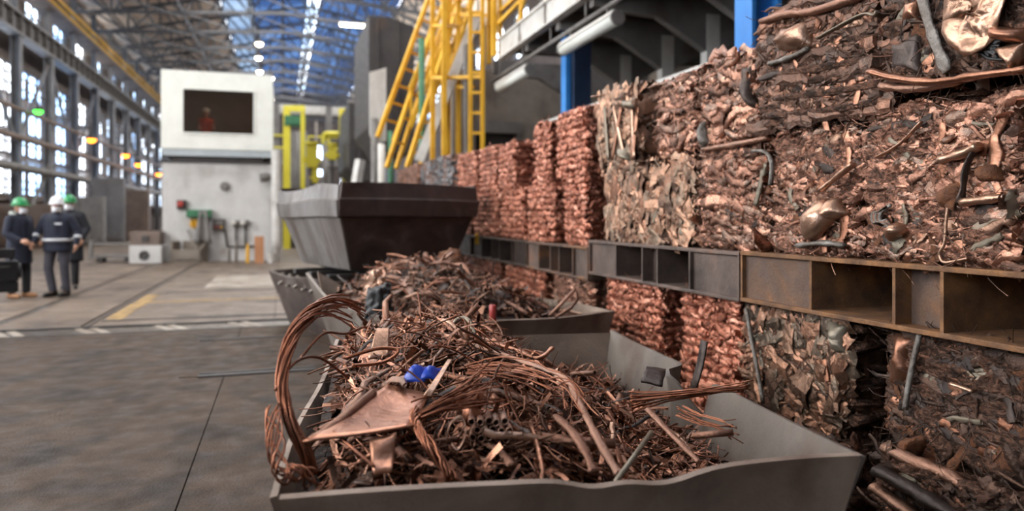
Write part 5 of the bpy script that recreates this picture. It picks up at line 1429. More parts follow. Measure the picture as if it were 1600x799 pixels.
tag(MB().lathe([(0.14, 0), (0.14, 0.1), (0.1, 0.14)], 16, Matrix.Translation((a.x, CY, a.z)) @ Matrix.Rotation(PI / 2, 4, 'X')).build('wall_bell', M['grey_steel'], smooth=False), 'round grey bell high on the pale cabin base', 'bell')
a = wall_pt(424, 276)
fl = empty('flood_light', (a.x, CY - 0.3, a.z), 0, 'grey floodlight at the upper right corner of the cabin base', 'lamp')
MB().lathe([(0.08, 0), (0.15, 0.12), (0.15, 0.34), (0.13, 0.36)], 14, Matrix.Rotation(-PI / 2 - 0.2, 4, 'Y')).build('lamp_body', M['grey_steel'], fl)
MB().beam((0.1, 0.3, 0.05), (0.0, 0, 0.02), 0.05).build('bracket', M['dark_steel'], fl)
a = wall_pt(432, 250)
wp = MB().tube([(a.x, CY - 0.5, 3.6), (a.x, CY - 0.5, 0.5)], 0.16, 12).tube([(a.x, CY - 0.5, 0.5), (a.x, CY - 0.5, 0)], [0.16, 0.06], 12)
tag(wp.build('white_pipe', M['white_steel'], smooth=False), 'thick white upright pipe at the right corner of the cabin base', 'pipe')
# trough, carton, canisters, brooms, bucket
def trough(name, label, px0, px1, py, h, dep, mat):
    a, b = floor_at(px0, py), floor_at(px1, py)
    o = empty(name, (a + b) / 2, math.atan2(b.y - a.y, b.x - a.x), label, 'trough')
    W = (b - a).length
    MB().bx(-W / 2, W / 2, 0, 0.06, 0, h * .62).build('front_wall', M[mat], o)
    MB().bx(-W / 2, W / 2, dep - 0.06, dep, 0, h).build('back_wall', M[mat], o)
    for s in (-1, 1):
        MB().prism([(0.0, 0), (dep, 0), (dep, h), (0.0, h * (1.0 if s < 0 else .62))], 0, s * W / 2 - 0.03, s * W / 2 + 0.03).build('end_wall', M[mat], o)
    MB().bx(-W / 2, W / 2, 0, dep, 0.03, 0.12).build('base_plate', M[mat], o)
    return o
trough('metal_trough', 'brownish open trough on the floor before the pale building', 268, 311, 411, 0.66, 0.6, 'concrete')
a = floor_at(405, 411)
ct = MB().box((0, 0, 0.41), (0.27, 0.26, 0.82)).box((0, -0.132, 0.41), (0.05, 0.004, 0.82))
tag(ct.build('tall_carton', pmat('cardboard', [(168, 118, 82), (186, 134, 96)], 3, rough=(.7, .85)), loc=a, bevel=0.008), 'tall brown cardboard carton beside the white pipe', 'carton')
for k, (px, h, r, mt, lab) in enumerate(((358, 0.50, 0.05, 'white_rod', 'small pale bottle standing before the pale building'), (369, 0.72, 0.05, 'white_rod', 'taller pale cylinder standing before the pale building'), (387, 0.62, 0.05, 'yellow', 'yellow cylinder standing before the pale building'))):
    a = floor_at(px, 411)
    tag(MB().lathe([(r, 0), (r * 1.05, 0.03), (r, h * .75), (r * .5, h * .88), (r * .5, h)], 12).build('gas_bottle', M[mt], loc=a), lab, 'bottle', 'bottles before the pale building')
a = floor_at(424, 411)
bk = MB().lathe([(0.10, 0), (0.14, 0.27), (0.145, 0.28), (0.13, 0.28), (0.1, 0.02)], 14).tube([(0.14, 0, 0.27), (0.09, 0, 0.38), (-0.09, 0, 0.38), (-0.14, 0, 0.27)], 0.008, 6)
tag(bk.build('bucket', M['white_steel'], loc=a), 'white bucket on the floor by the white pipe', 'bucket')
a, b = floor_at(318, 411), wall_pt(293, 360)
tag(MB().tube([a, Vector((b.x, CY - 0.05, b.z))], 0.02, 7).tube([a, a + (a - b).normalized() * 0.02 + Vector((0.1, 0, 0))], 0.05, 6).build('broom', M['concrete'], smooth=True), 'thin broom leaning against the pale building', 'broom')
# white blocks and brown boxes left of the cabin, trolley
a = floor_at(227, 412)
blk = empty('concrete_block', a, math.radians(-6), 'pale grey block with a dark round hole, left of the cabin', 'block')
MB().bx(-0.46, 0.46, 0, 0.7, 0, 0.55).build('block', M['cabin_wall'], blk, bevel=0.02)
MB().lathe([(0.15, 0), (0.15, 0.02), (0.11, 0.02), (0.11, 0.0)], 18, Matrix.Translation((-0.03, -0.0, 0.24)) @ Matrix.Rotation(PI / 2, 4, 'X')).build('hole_rim', M['dark_steel'], blk)
bx = empty('wooden_box', a + Vector((0, 0, 0.55)), math.radians(-6), 'brown wooden box on top of the pale grey block', 'box')
MB().bx(-0.46, 0.40, 0.03, 0.65, 0, 0.42).build('box_body', M['brown_steel'], bx, bevel=0.01)
MB().bx(-0.1, 0.1, 0.0, 0.03, 0.12, 0.3).build('lock_plate', M['dark_steel'], bx)
a = floor_at(176, 411)
tr = empty('flat_trolley', a, math.radians(-4), 'grey rail trolley with upright end posts left of the pale block', 'trolley')
MB().bx(-0.65, 0.65, 0, 0.6, 0.16, 0.24).build('deck', M['grey_steel'], tr)
MB().bx(-0.65, 0.65, 0.0, 0.05, 0.56, 0.63).build('top_rail', M['grey_steel'], tr)
for x in (-0.62, 0.60):
    MB().bx(x - 0.05, x + 0.05, -0.02, 0.1, 0.1, 0.72).build('end_post', M['grey_steel'], tr)
for x in (-0.4, 0.4):
    for y in (0.05, 0.55):
        MB().lathe([(0.09, -0.03), (0.09, 0.03)], 12, Matrix.Translation((x, y, 0.09)) @ Matrix.Rotation(PI / 2, 4, 'X')).build('wheel', M['dark_steel'], tr)

# ================================================================ LAMPS THAT SHINE
SOD = emat('sodium_glow', (255, 128, 34), 9)
WHT = emat('lamp_glow', (255, 240, 215), 18)
GRN = emat('green_glow', (70, 255, 60), 5)
def hung_lamp(name, p, r, mat, label, cat='lamp', group=None, arm=0):
    if arm: p = Vector((p.x, BAY0 + BAY * round((p.y - BAY0) / BAY), p.z))
    o = empty(name, p, 0, label, cat, group)
    MB().lathe([(r * .25, r * 1.6), (r * .3, r * 1.0), (r * .95, 0.25 * r), (r, 0.1 * r), (r, 0)], 14).build('lamp_shade', M['dark_steel'], o)
    MB().ellipsoid((0, 0, 0), (r * .85, r * .85, r * .7), 12, 8).build('bulb', mat, o, smooth=True)
    if arm: MB().tube([(0, 0, r * 1.5), (0, 0, r * 2.2), (-arm, 0, r * 2.2)], r * 0.16, 6).build('bracket', M['dark_steel'], o)
    else: MB().tube([(0, 0, r * 1.5), (0, 0, roof_z(p.x) - 0.04 - p.z)], r * 0.12, 6).build('hanger', M['dark_steel'], o)
    return o
for k, (px, py, r) in enumerate(((131, 213, .26), (185, 238, .26), (222, 259, .26), (245, 271, .26))):
    X = XC + 0.9
    hung_lamp('sodium_lamp', on_x(px, py, X), r * 1.2, SOD, ('leftmost orange glowing lamp on the left columns', 'second orange glowing lamp from the left on the columns', 'third orange glowing lamp from the left on the columns', 'orange glowing lamp closest to the white cabin')[k], group='orange lamps along the left columns', arm=0.75)
hung_lamp('signal_lamp', on_x(50, 169, XC + 0.9), 0.24, GRN, 'green glowing signal lamp high on the left columns', arm=0.75)
for k, (px, py, d) in enumerate(((405, 68, 52), (423, 122, 60), (404, 90, 58), (406, 112, 64), (424, 155, 80))):
    hung_lamp('bay_lamp', P(px, py, d), 0.30, WHT, ('white bay lamp hanging highest above the cabin', 'bright bay lamp just above the right roof edge of the cabin', 'second white bay lamp down above the cabin', 'third white bay lamp down above the cabin', 'farthest white bay lamp beside the cabin')[k], group='bay lamps under the roof')
tb_ = P(556, 40, 40)
hl = empty('strip_lamp', tb_, 0, 'bright white strip lamp under the blue roof glazing', 'lamp')
MB().bx(-0.9, 0.75, -0.12, 0.12, 0.06, 0.14).build('housing', M['white_steel'], hl)
MB().tube([(-0.85, 0, 0), (0.7, 0, 0)], 0.09, 10).build('tube', WHT, hl, smooth=True)
MB().tube([(-0.4, 0, 0.14), (-0.4, 0, roof_z(tb_.x) - tb_.z - 0.2)], 0.02, 6).tube([(0.4, 0, 0.14), (0.4, 0, roof_z(tb_.x) - tb_.z - 0.2)], 0.02, 6).build('hanger', M['dark_steel'], hl)

# ================================================================ MEZZANINE BEHIND THE BALES
MX = 4.0; MY1 = 13.4
mz = empty('mezzanine', (MX, 3, 0), 0, kind='structure')
def mpart(name, mb, mat, **k):
    o = mb.build(name, mat, mz, **k); o.matrix_parent_inverse = Matrix.Translation((-MX, -3, 0)); return o
mpart('deck_slab', MB().bx(MX + 0.1, 9.5, 1.5, MY1, 4.62, 4.86), M['dark_steel'])
mpart('edge_beam', MB().bx(MX, MX + 0.1, 1.5, MY1, 4.47, 4.88).bx(MX - 0.04, MX, 1.5, MY1, 4.47, 4.50).bx(MX - 0.04, MX, 1.5, MY1, 4.84, 4.88), M['white_steel'])
XCOL = 6.0
for px in (905, 975, 1040, 1110, 1190, 1280, 1380):
    y = y_on(px, XCOL)
    mpart('frame_column', MB().bx(XCOL - 0.11, XCOL + 0.11, y - 0.08, y + 0.08, 0, 4.4), M['white_steel'])
    mpart('cross_beam', MB().prism([(MX + 0.1, 4.62), (MX + 0.1, 4.36), (XCOL - 0.9, 4.3), (XCOL - 0.12, 3.86), (XCOL + 0.12, 3.86), (XCOL + 0.9, 4.3), (9.4, 4.36), (9.4, 4.62)], 1, y - 0.07, y + 0.07), M['grey_steel'])
mpart('guard_beam', MB().bx(4.18, 4.30, 3.0, 11.6, 2.86, 3.04), M['white_steel'])
for y in (3.5, 6.2, 8.9, 11.5):
    mpart('guard_post', MB().bx(4.30, 4.40, y - 0.05, y + 0.05, 0, 3.0), M['grey_steel'])
mpart('rear_panel', MB().bx(7.6, 7.7, 1.5, 15.5, 0, 4.6), M['concrete'])
cc = on_x(902, 150, 4.62)
mpart('blue_column', MB().bx(4.50, 4.80, cc.y - 0.15, cc.y + 0.15, 0, 4.62), M['shaded_blue'])
mpart('lit_flange', MB().bx(4.40, 4.48, cc.y - 0.05, cc.y + 0.16, 0, 4.62), M['blue'])  # brighter strip painted for the lit face of the column
c2 = on_x(1170, 40, 4.1)
mpart('blue_column', MB().bx(4.06, 4.34, c2.y - 0.03, c2.y + 0.03, 0, 6.5).bx(4.04, 4.08, c2.y - 0.13, c2.y + 0.13, 0, 6.5).bx(4.32, 4.36, c2.y - 0.13, c2.y + 0.13, 0, 6.5), M['blue'])
# end wall under the far end with a doorway
ew = MB().bx(3.55, 4.0, 15.4, 15.6, 0, 4.7).bx(5.0, 9.5, 15.4, 15.6, 0, 4.7).bx(4.0, 5.0, 15.4, 15.6, 3.35, 4.7)
mpart('end_panel', ew, M['concrete'])
mpart('door_lintel', MB().bx(3.9, 5.1, 15.3, 15.42, 3.3, 3.55).bx(3.9, 4.0, 15.32, 15.42, 0, 3.3).bx(5.0, 5.1, 15.32, 15.42, 0, 3.3), M['grey_steel'])
mpart('door_leaf', MB().bx(4.0, 5.0, 15.5, 15.56, 0, 3.35), M['dark_steel'])
mpart('end_column', MB().bx(3.5, 3.7, 14.0, 14.2, 0, 4.9), M['grey_steel'])
# railing on the deck edge
rl = empty('deck_railing', (MX, 3, 4.88), 0, 'yellow railing along the edge of the mezzanine', 'railing')
for k, y in enumerate(np.arange(5.6, MY1 + 0.1, 1.3)):
    MB().bx(0.0, 0.07, y - 3 - 0.035, y - 3 + 0.035, -0.35, 1.1).build('post', M['yellow'], rl)
for z in (0.55, 1.1):
    MB().bx(0.01, 0.06, 2.4, MY1 - 3, z - 0.025, z + 0.025).build('rail', M['yellow'], rl)
MB().beam((0.03, MY1 - 4.1, 0.0), (0.03, MY1 - 5.3, 1.08), 0.05).build('brace', M['yellow'], rl)
# fluorescent fixtures on a conduit
cd = MB().tube([(4.1, 14.2, 4.22), (4.1, 8.0, 4.22)], 0.035, 8)
for y in (13.6, 12.2, 10.8, 9.4, 8.2):
    cd.tube([(4.1, y, 4.22), (4.1, y, 4.5)], 0.018, 6)
tag(cd.build('lamp_conduit', M['grey_steel'], smooth=True), 'grey conduit hanging under the mezzanine edge', 'conduit')
for k, (a, b) in enumerate(((780, 828), (880, 965))):
    ya, yb = y_on(b, 4.1), y_on(a, 4.1)
    o = empty('tube_light', (4.1, ya, 3.97), 0, ('far unlit tube light under the mezzanine edge', 'near unlit tube light under the mezzanine edge')[k], 'tube light', 'tube lights under the mezzanine')
    MB().prism([(-0.11, 0.06), (-0.06, 0.13), (0.06, 0.13), (0.11, 0.06)], 1, 0, yb - ya).build('housing', M['white_steel'], o)
    MB().tube([(0, 0.01, 0.03), (0, yb - ya - 0.01, 0.03)], 0.095, 12).build('diffuser', M['cabin'], o, smooth=True)
    MB().tube([(0, 0.3, 0.12), (0, 0.3, 0.24)], 0.015, 6).tube([(0, yb - ya - 0.3, 0.12), (0, yb - ya - 0.3, 0.24)], 0.015, 6).build('hanger', M['grey_steel'], o)
    for s in (0.0, yb - ya):
        MB().lathe([(0.10, -0.02), (0.10, 0.02)], 12, Matrix.Translation((0, s, 0.03)) @ Matrix.Rotation(PI / 2, 4, 'X')).build('end_cap', M['grey_steel'], o)

# ================================================================ YELLOW LADDERS AND STAIRS
def frame_thing(name, label, cat, bars, mat, group=None, part='bar'):
    """bars: (a, b, width, partname)"""
    a0 = min((b[0] for b in bars), key=lambda v: v.z)
    o = empty(name, (a0.x, a0.y, 0), 0, label, cat, group)
    for a, b, wd, nm in bars:
        MB().beam(a, b, wd, wd).build(nm, M[mat] if not isinstance(mat, dict) else M[mat.get(nm, 'yellow')], o, bevel=0).location = -o.location
    return o
def to_floor(p): return Vector((p.x, p.y, 0))
D = 14.3
bars = []
a1, a2 = P(735, -40, D), P(754, -40, D)
bars += [(to_floor(a1), a1, 0.07, 'rail'), (to_floor(a2), a2, 0.07, 'rail')]
for z in np.arange(0.3, 6.0, 0.40):
    bars.append((Vector((a1.x, a1.y, z)), Vector((a2.x, a2.y, z)), 0.05, 'rung'))
frame_thing('yellow_ladder', 'straight upright yellow ladder beside the end of the mezzanine', 'ladder', bars, 'yellow')
bars = []
ps = [P(x, -40, d) for x, d in ((676, 14.6), (694, 14.3), (700, 15.2), (716, 15.2))]
for p in ps: bars.append((to_floor(p), p, 0.09, 'post'))
for y in (122, 40, -20):
    qs = [P(x, y, d) for x, d in ((676, 14.6), (694, 14.3), (716, 15.2), (700, 15.2))]
    for i in range(4): bars.append((qs[i], qs[(i + 1) % 4], 0.06, 'cross_bar'))
bars.append((P(676, 122, 14.5), P(752, 120, 14.3), 0.07, 'cross_bar')); bars.append((P(716, 136, 15), P(740, 136, 14.4), 0.06, 'cross_bar'))
frame_thing('yellow_scaffold', 'yellow four-post tower standing left of the upright ladder', 'scaffold', bars, 'yellow')
def stair(label, a, b, width, n, rail, mat='yellow', d2=1.0, name='yellow_stair', cat='stairs', wd=0.09):
    """stringers from a to b (lower to upper), second stringer offset by width"""
    off = Vector(width)
    bars = [(a, b, wd, 'stringer'), (a + off, b + off, wd, 'stringer')]
    for k in range(1, n):
        t = k / n; p = a.lerp(b, t); bars.append((p, p + off, 0.05, 'tread'))
    if rail:
        up = Vector((0, 0, rail))
        for o2 in (Vector((0, 0, 0)), off):
            bars.append((a + o2 + up, b + o2 + up, 0.06, 'handrail'))
            for t in (0.02, 0.35, 0.68, 0.98):
                p = a.lerp(b, t) + o2; bars.append((p, p + up, 0.05, 'baluster'))
    return frame_thing(name, label, cat, bars, mat)
stair('leftmost yellow stair with pale stringer slanting up beside the grey housing', P(590, 214, 16.5), P(676, -20, 17.5), (0.42, 0.3, -0.05), 9, 0.0)
stair('slim yellow rail pair slanting down to the grey bales', P(604, 262, 16.0), P(676, 40, 17.2), (0.25, 0.25, 0.0), 6, 0.0, wd=0.08)
stair('yellow ladder with rungs leaning behind the four-post tower', P(636, 262, 15.5), P(722, -10, 16.5), (0.30, 0.12, 0.0), 12, 0.0, name='yellow_ladder', cat='ladder')
stair('upper yellow stair with handrails rising behind the tower', P(640, 200, 16.5), P(735, -40, 17.2), (0.3, 0.4, 0.0), 9, 0.9, wd=0.1)
bm2 = MB().beam(P(655, 252, 15), P(748, 20, 15), 0.16, 0.2)
tag(bm2.build('white_brace', M['white_steel']), 'white diagonal beam crossing behind the four-post tower', 'beam')
tag(MB().tube([to_floor(P(659, 60, 16.2)), P(659, 60, 16.2)], 0.07, 10).build('green_pipe', M['green'], smooth=True), 'green upright pipe behind the yellow stairs', 'pipe')
# upper yellow bars above the tower and deck
bars = [(P(688, 0, 15.5), P(770, -8, 14.5), 0.07, 'rail'), (P(700, 22, 15.5), P(765, 24, 14.5), 0.06, 'rail'), (P(764, 100, 14.5), P(764, -30, 14.5), 0.08, 'post'), (P(772, 88, 13.9), P(772, -30, 13.9), 0.09, 'post'), (P(778, 38, 13.9), P(822, -8, 13.0), 0.06, 'brace')]
frame_thing('yellow_landing_rail', 'yellow landing rail above the upright ladder', 'railing', bars, 'yellow')

# ================================================================ MACHINE HOUSINGS AND FAR PLANT
def housing(name, label, px0, px1, d, z0, z1, depth, mat, chamfer=0.4, parts=()):
    a, b = P(px0, 338, d), P(px1, 338, d)
    yaw = math.atan2(b.y - a.y, b.x - a.x) + YAW          # square to the hall
    W = (b - a).length * math.cos(YAW) * 1.02
    o = empty(name, (a.x, a.y, 0), 0, label, 'machine')
    MB().prism([(0, z0 + chamfer), (chamfer * .6, z0), (W, z0), (W, z1 - chamfer * .3), (W - chamfer, z1), (0, z1)], 1, 0, depth).build('housing', M[mat], o, bevel=0.02)
    for x in np.arange(0.25, W, 0.55):
        MB().bx(x - 0.03, x + 0.03, -0.05, 0, z0 + chamfer, z1 - 0.1).build('rib', M[mat], o)
    for x in (0.12, W - 0.15):
        for y in (0.15, depth - 0.15):
            MB().bx(x, x + 0.16, y - 0.08, y + 0.08, 0, z0 + chamfer * .6).build('leg', M['dark_steel'], o)
    return o
housing('furnace_housing', 'tall dark grey housing behind the yellow stairs', 576, 650, 19.5, 3.2, 6.9, 4.0, 'dark_steel', 0.7)
housing('furnace_housing', 'lower dark housing left of the yellow stairs', 545, 602, 25, 2.7, 5.4, 5.0, 'dark_steel', 0.5)
pz = P(578, 228, 18.6)
pn = MB().prism([(0, 0.3), (0.12, 0), (0.42, 0.15), (0.42, 2.05), (0, 1.9)], 1, 0, 0.12)
tag(pn.build('guard_plate', M['white_steel'], loc=(pz.x, pz.y, pz.z)), 'pale upright guard plate in front of the tall dark housing', 'plate')
for _x in (0.1, 0.34): MB().bx(_x - 0.04, _x + 0.04, 0.12, 0.2, -pz.z, 1.6).build('leg', M['dark_steel'], bpy.data.objects['guard_plate'])
for k, (px, d, mt, r) in enumerate(((596, 18, 'white_steel', .09), (610, 18.3, 'green', .06), (585, 18.5, 'grey_steel', .09))):
    tag(MB().tube([to_floor(P(px, 230, d)), P(px, 225 - 20 * k, d)], r, 10).build('upright_pipe', M[mt], smooth=True), ('white upright pipe under the tall dark housing', 'thin green pipe under the tall dark housing', 'grey upright pipe left of the white one under the housing')[k], 'pipe')
sl = MB().beam(to_floor(P(534, 278, 19)), P(563, 250, 19.5), 0.2, 0.2)
tag(sl.build('slanted_prop', M['white_steel']), 'pale slanted prop under the lower dark housing', 'prop')
# yellow gantry further back, right of the cabin
def up_bar(px, y, d, wd): 
    p = P(px, y, d); return (to_floor(p), p, wd, 'post')
bars = [up_bar(448, 166, 32, 0.30), up_bar(473, 172, 32, 0.18)] + [(P(446, 170, 32), P(476, 170, 32), 0.26, 'top_beam')]
frame_thing('yellow_gantry', 'tall yellow-green gantry frame right of the white cabin', 'gantry', bars, 'lime')
gbx = P(461, 190, 32.2)
tag(MB().box((0, 0, 0), (0.9, 0.6, 0.45)).box((0, -0.32, 0), (0.7, 0.04, 0.3)).build('green_box', M['green'], loc=gbx), 'dark green box mounted inside the yellow-green gantry', 'box')
for k, (px, y0, d, r, mt, lab) in enumerate(((458, 206, 33, .14, 'grey_steel', 'grey column pipe inside the yellow-green gantry'), (466, 206, 34, .16, 'grey_steel', 'second grey column pipe inside the yellow-green gantry'), (476, 205, 33, .12, 'wall_steel', 'thin dark pipe right of the yellow-green gantry'),
                                             (494, 190, 30, .06, 'white_rod', 'thin pale pole right of the yellow-green gantry'), (508, 220, 30, .12, 'grey_steel', 'grey pipe below the yellow elbow pipe'))):
    p = P(px, y0, d)
    tag(MB().tube([to_floor(p), p], r, 10).build('column_pipe', M[mt], smooth=True), lab, 'pipe')
ep = MB().tube(curve_pts([P(507, 226, 30), P(507, 214, 30), P(511, 210, 30), P(522, 210, 30), P(536, 210, 30)]), 0.13, 10)
tag(ep.build('elbow_pipe', M['lime'], smooth=True), 'yellow pipe with an elbow before the dark housing', 'pipe')
tag(MB().beam(P(536, 212, 29), P(536, 174, 29), 0.3, 0.3).beam(to_floor(P(537, 212, 29)), P(537, 212, 29), 0.12, 0.12).beam(P(530, 174, 29), P(543, 174, 29), 0.2).build('yellow_post', M['lime']), 'short yellow post above the yellow elbow pipe', 'post')
for k, (px, y0, y1, wd, lab) in enumerate(((487, 224, 262, .55, 'upper yellow valve body right of the gantry'), (492, 258, 286, .3, 'lower yellow valve body right of the gantry'), (519, 226, 250, .45, 'yellow valve body below the elbow pipe'))):
    a, b = P(px, y1, 27.5), P(px, y0, 27.5)
    mb = MB().beam(a, b, wd * .7).beam(a.lerp(b, .3) - Vector((wd * .6, 0, 0)), a.lerp(b, .3) + Vector((wd * .6, 0, 0)), wd * .35).lathe([(wd * .5, -.05), (wd * .5, .05)], 12, Matrix.Translation(b))
    o = mb.build('valve_body', M['lime']); tag(o, lab, 'valve', 'yellow valves before the far plant')
    p = a
    MB().beam(to_floor(p), p, 0.1).build('stand', M['dark_steel'], o)
# far platform with yellow rails and pale beams across the hall
fp = empty('far_platform', (0, 44, 0), 0, 'far raised platform with yellow railings behind the gantry', 'platform')
MB().bx(-3.5, 6.0, 0, 3, 4.4, 4.8).build('deck', M['grey_steel'], fp)
MB().bx(-4.5, 7.5, 1.0, 1.6, 7.6, 8.1).build('cross_beam', M['white_steel'], fp)
for x in (-3.3, -0.5, 2.5, 5.6):
    MB().bx(x, x + 0.35, 0.2, 0.6, 0, 8.0).build('column', M['grey_steel'], fp)
for x in np.arange(-3.4, 6, 1.2):
    MB().bx(x, x + 0.09, -0.02, 0.06, 4.8, 6.2).build('rail_post', M['lime'], fp)
for z in (5.4, 6.1):
    MB().bx(-3.4, 5.9, -0.02, 0.06, z, z + 0.1).build('rail', M['lime'], fp)
for k, (x, h, wd) in enumerate(((-2.6, 3.2, 1.2), (-0.6, 2.6, 1.4), (1.4, 3.6, 1.5), (3.4, 3.0, 1.4))):
    o = MB().bx(-wd / 2, wd / 2, 0, 1.2, 0, h).build('plant_cabinet', M[('wall_steel', 'grey_steel', 'brown_steel', 'wall_steel')[k]], loc=(x, 40, 0), bevel=0.03)
    tag(o, ('leftmost plant cabinet under the far platform', 'second plant cabinet under the far platform', 'third plant cabinet under the far platform', 'rightmost plant cabinet under the far platform')[k], 'cabinet', 'plant cabinets under the far platform')
    MB().bx(-wd / 2 + 0.1, wd / 2 - 0.1, -0.03, 0, 0.2, h - 0.2).build('cabinet_door', M['grey_steel'], o)
# ================================================================ PEOPLE
M['skin'] = pmat('skin', [(196, 148, 122), (206, 160, 134)], 8, rough=(0.5, 0.6))
M['navy'] = pmat('navy_cloth', [(22, 26, 40), (32, 38, 56)], 9, rough=(0.75, 0.9), bump=0.3, bump_scale=20)
M['black_cloth'] = pmat('dark_coat_cloth', [(18, 20, 27), (27, 30, 38)], 9, rough=(0.75, 0.9), bump=0.3, bump_scale=20)
M['trouser'] = pmat('grey_trouser_cloth', [(54, 53, 60), (68, 67, 74)], 9, rough=(0.8, 0.9), bump=0.3, bump_scale=20)
M['dark_trouser'] = pmat('black_trouser_cloth', [(22, 21, 24), (32, 31, 34)], 9, rough=(0.8, 0.9))
M['tan_shoe'] = pmat('tan_leather', [(132, 92, 58), (156, 110, 70)], 9, rough=(0.5, 0.7))
M['black_shoe'] = pmat('black_leather', [(20, 19, 19), (30, 29, 28)], 9, rough=(0.35, 0.5))
M['helmet_green'] = pmat('green_helmet', [(24, 122, 66), (34, 140, 80)], 4, rough=(0.3, 0.45))
M['helmet_white'] = pmat('white_helmet', [(214, 214, 216), (228, 228, 230)], 4, rough=(0.3, 0.45))
M['mask'] = pmat('white_mask', [(214, 216, 222), (230, 231, 236)], 6, rough=(0.7, 0.85))
M['reflective'] = pmat('reflective_band', [(182, 186, 190), (206, 208, 210)], 8, rough=(0.35, 0.5), metal=0.2)
M['hood'] = pmat('grey_scarf', [(140, 146, 140), (164, 168, 160)], 8, rough=(0.8, 0.9))
M['orange_vest'] = pmat('orange_vest', [(224, 72, 34), (240, 92, 48)], 5, rough=(0.7, 0.85))
def vox(mb, name, mat, parent, size, smooth_n=4):
    o = mb.build(name, mat, parent)
    r = o.modifiers.new('join', 'REMESH'); r.mode = 'VOXEL'; r.voxel_size = size; r.use_smooth_shade = True
    s = o.modifiers.new('soften', 'SMOOTH'); s.factor = 0.5; s.iterations = smooth_n
    return o
def hand(mb, w, d, side, palm):
    """palm and five curled fingers at wrist w, pointing along d"""
    d = Vector(d).normalized(); pn = Vector(palm).normalized(); sd = d.cross(pn).normalized() * side
    mb.capsule(w, w + d * 0.07, 0.026, 0.034, 10)
    for k, (o, l) in enumerate(((-0.03, .065), (-0.01, .075), (0.011, .07), (0.03, .055))):
        a = w + d * 0.085 + sd * o; b = a + d * l * .5 + pn * 0.008; c = b + d * l * .35 + pn * 0.026
        mb.capsule(a, b, 0.0115, 0.0105, 8); mb.capsule(b, c, 0.0105, 0.009, 8)
    a = w + d * 0.03 - sd * 0.03; b = a + d * 0.035 - sd * 0.022 + pn * 0.012
    mb.capsule(a, b, 0.014, 0.012, 8); mb.capsule(b, b + d * 0.03 + pn * 0.012, 0.012, 0.010, 8)
def person(loc, rz, label, coat, coat_len, legs, shoes, helmet, arms, head_turn=0.0, bands=False, height=1.76, trousers=None, group=None, scarf=False):
    """faces -y; x to the viewer's right; arms: two (elbow, wrist, finger direction, palm) for x<0 and x>0; legs: two (knee, ankle, toe direction)"""
    root = empty('person', loc, rz, label, 'person', group)
    s = height / 1.76; root.scale = (s, s, s)
    hipz, shz = 0.92, 1.43
    hx = 0.10; sx = 0.19
    head = Vector((0, -0.03, 1.60))
    Rh = Matrix.Rotation(head_turn, 3, 'Z')
    hv = lambda x, y, z: Rh @ Vector((x, y, z)) + head
    # body: one continuous figure
    b = MB()
    b.capsule((0, 0, 0.98), (0, 0, 1.36), 0.13, 0.14, 14)
    b.capsule((-0.12, 0, 1.40), (0.12, 0, 1.40), 0.075, 0.075, 12)
    b.capsule((0, 0, 1.42), head + Vector((0, 0.01, -0.06)), 0.058, 0.055, 12)
    b.ellipsoid(tuple(head + Vector((0, 0.012, 0.03))), (0.078, 0.096, 0.105), 18, 12)
    j = hv(0, -0.035, -0.05); b.ellipsoid(tuple(j), (0.058, 0.058, 0.062), 14, 10)
    b.capsule(hv(0, -0.085, 0.02), hv(0, -0.108, -0.015), 0.011, 0.016, 8)             # nose
    for e in (-1, 1):
        b.ellipsoid(tuple(hv(e * 0.032, -0.080, 0.028)), (0.017, 0.010, 0.010), 10, 8)  # eyes
        b.capsule(hv(e * 0.018, -0.088, 0.047), hv(e * 0.048, -0.078, 0.047), 0.009, 0.008, 8)
        b.ellipsoid(tuple(hv(e * 0.078, 0.012, 0.005)), (0.012, 0.022, 0.032), 10, 8)  # ears
    b.capsule(hv(-0.022, -0.090, -0.052), hv(0.022, -0.090, -0.052), 0.008, 0.008, 8)   # mouth
    for side, (el, wr, fd, pl) in zip((-1, 1), arms):
        sh = Vector((side * sx, 0, shz - 0.03)); el = Vector(el); wr = Vector(wr)
        b.capsule(sh, el, 0.05, 0.042, 12); b.capsule(el, wr, 0.042, 0.029, 12)
        hand(b, wr, fd, side, pl)
    for side, (kn, an, toe) in zip((-1, 1), legs):
        hp = Vector((side * hx, 0, hipz)); kn = Vector(kn); an = Vector(an)
        b.capsule(hp, kn, 0.085, 0.056, 12); b.capsule(kn, an, 0.056, 0.04, 12)
        b.capsule(an - Vector((0, 0, 0.03)), an + Vector(toe).normalized() * 0.12 - Vector((0, 0, 0.05)), 0.036, 0.028, 10)
    vox(b, 'body', M['skin'], root, 0.009, 2)
    # coat
    c = MB()
    c.capsule((0, 0.0, 1.10), (0, 0, 1.34), 0.165, 0.172, 18)
    c.capsule((-0.09, 0, 1.10), (-0.08, 0, 1.34), 0.14, 0.14, 16); c.capsule((0.09, 0, 1.10), (0.08, 0, 1.34), 0.14, 0.14, 16)
    c.capsule((-0.155, 0, 1.40), (0.155, 0, 1.40), 0.088, 0.088, 14)
    c.capsule((0, 0.01, 1.44), (0, 0.0, 1.49), 0.085, 0.078, 14)
    zb = coat_len
    prof = [(0.20, zb), (0.215, zb + 0.02), (0.205, (zb + 1.1) / 2), (0.19, 1.1), (0.15, 1.25)]
    c.lathe(prof, 20, Matrix.Diagonal((1.08, 0.84, 1, 1)))
    for side, (el, wr, fd, pl) in zip((-1, 1), arms):
        sh = Vector((side * sx, 0, shz - 0.035)); el = Vector(el); wr = Vector(wr)
        c.capsule(sh, el, 0.082, 0.066, 14); c.capsule(el, el.lerp(wr, 0.9), 0.066, 0.052, 14)
    vox(c, 'coat', M[coat], root, 0.013, 5)
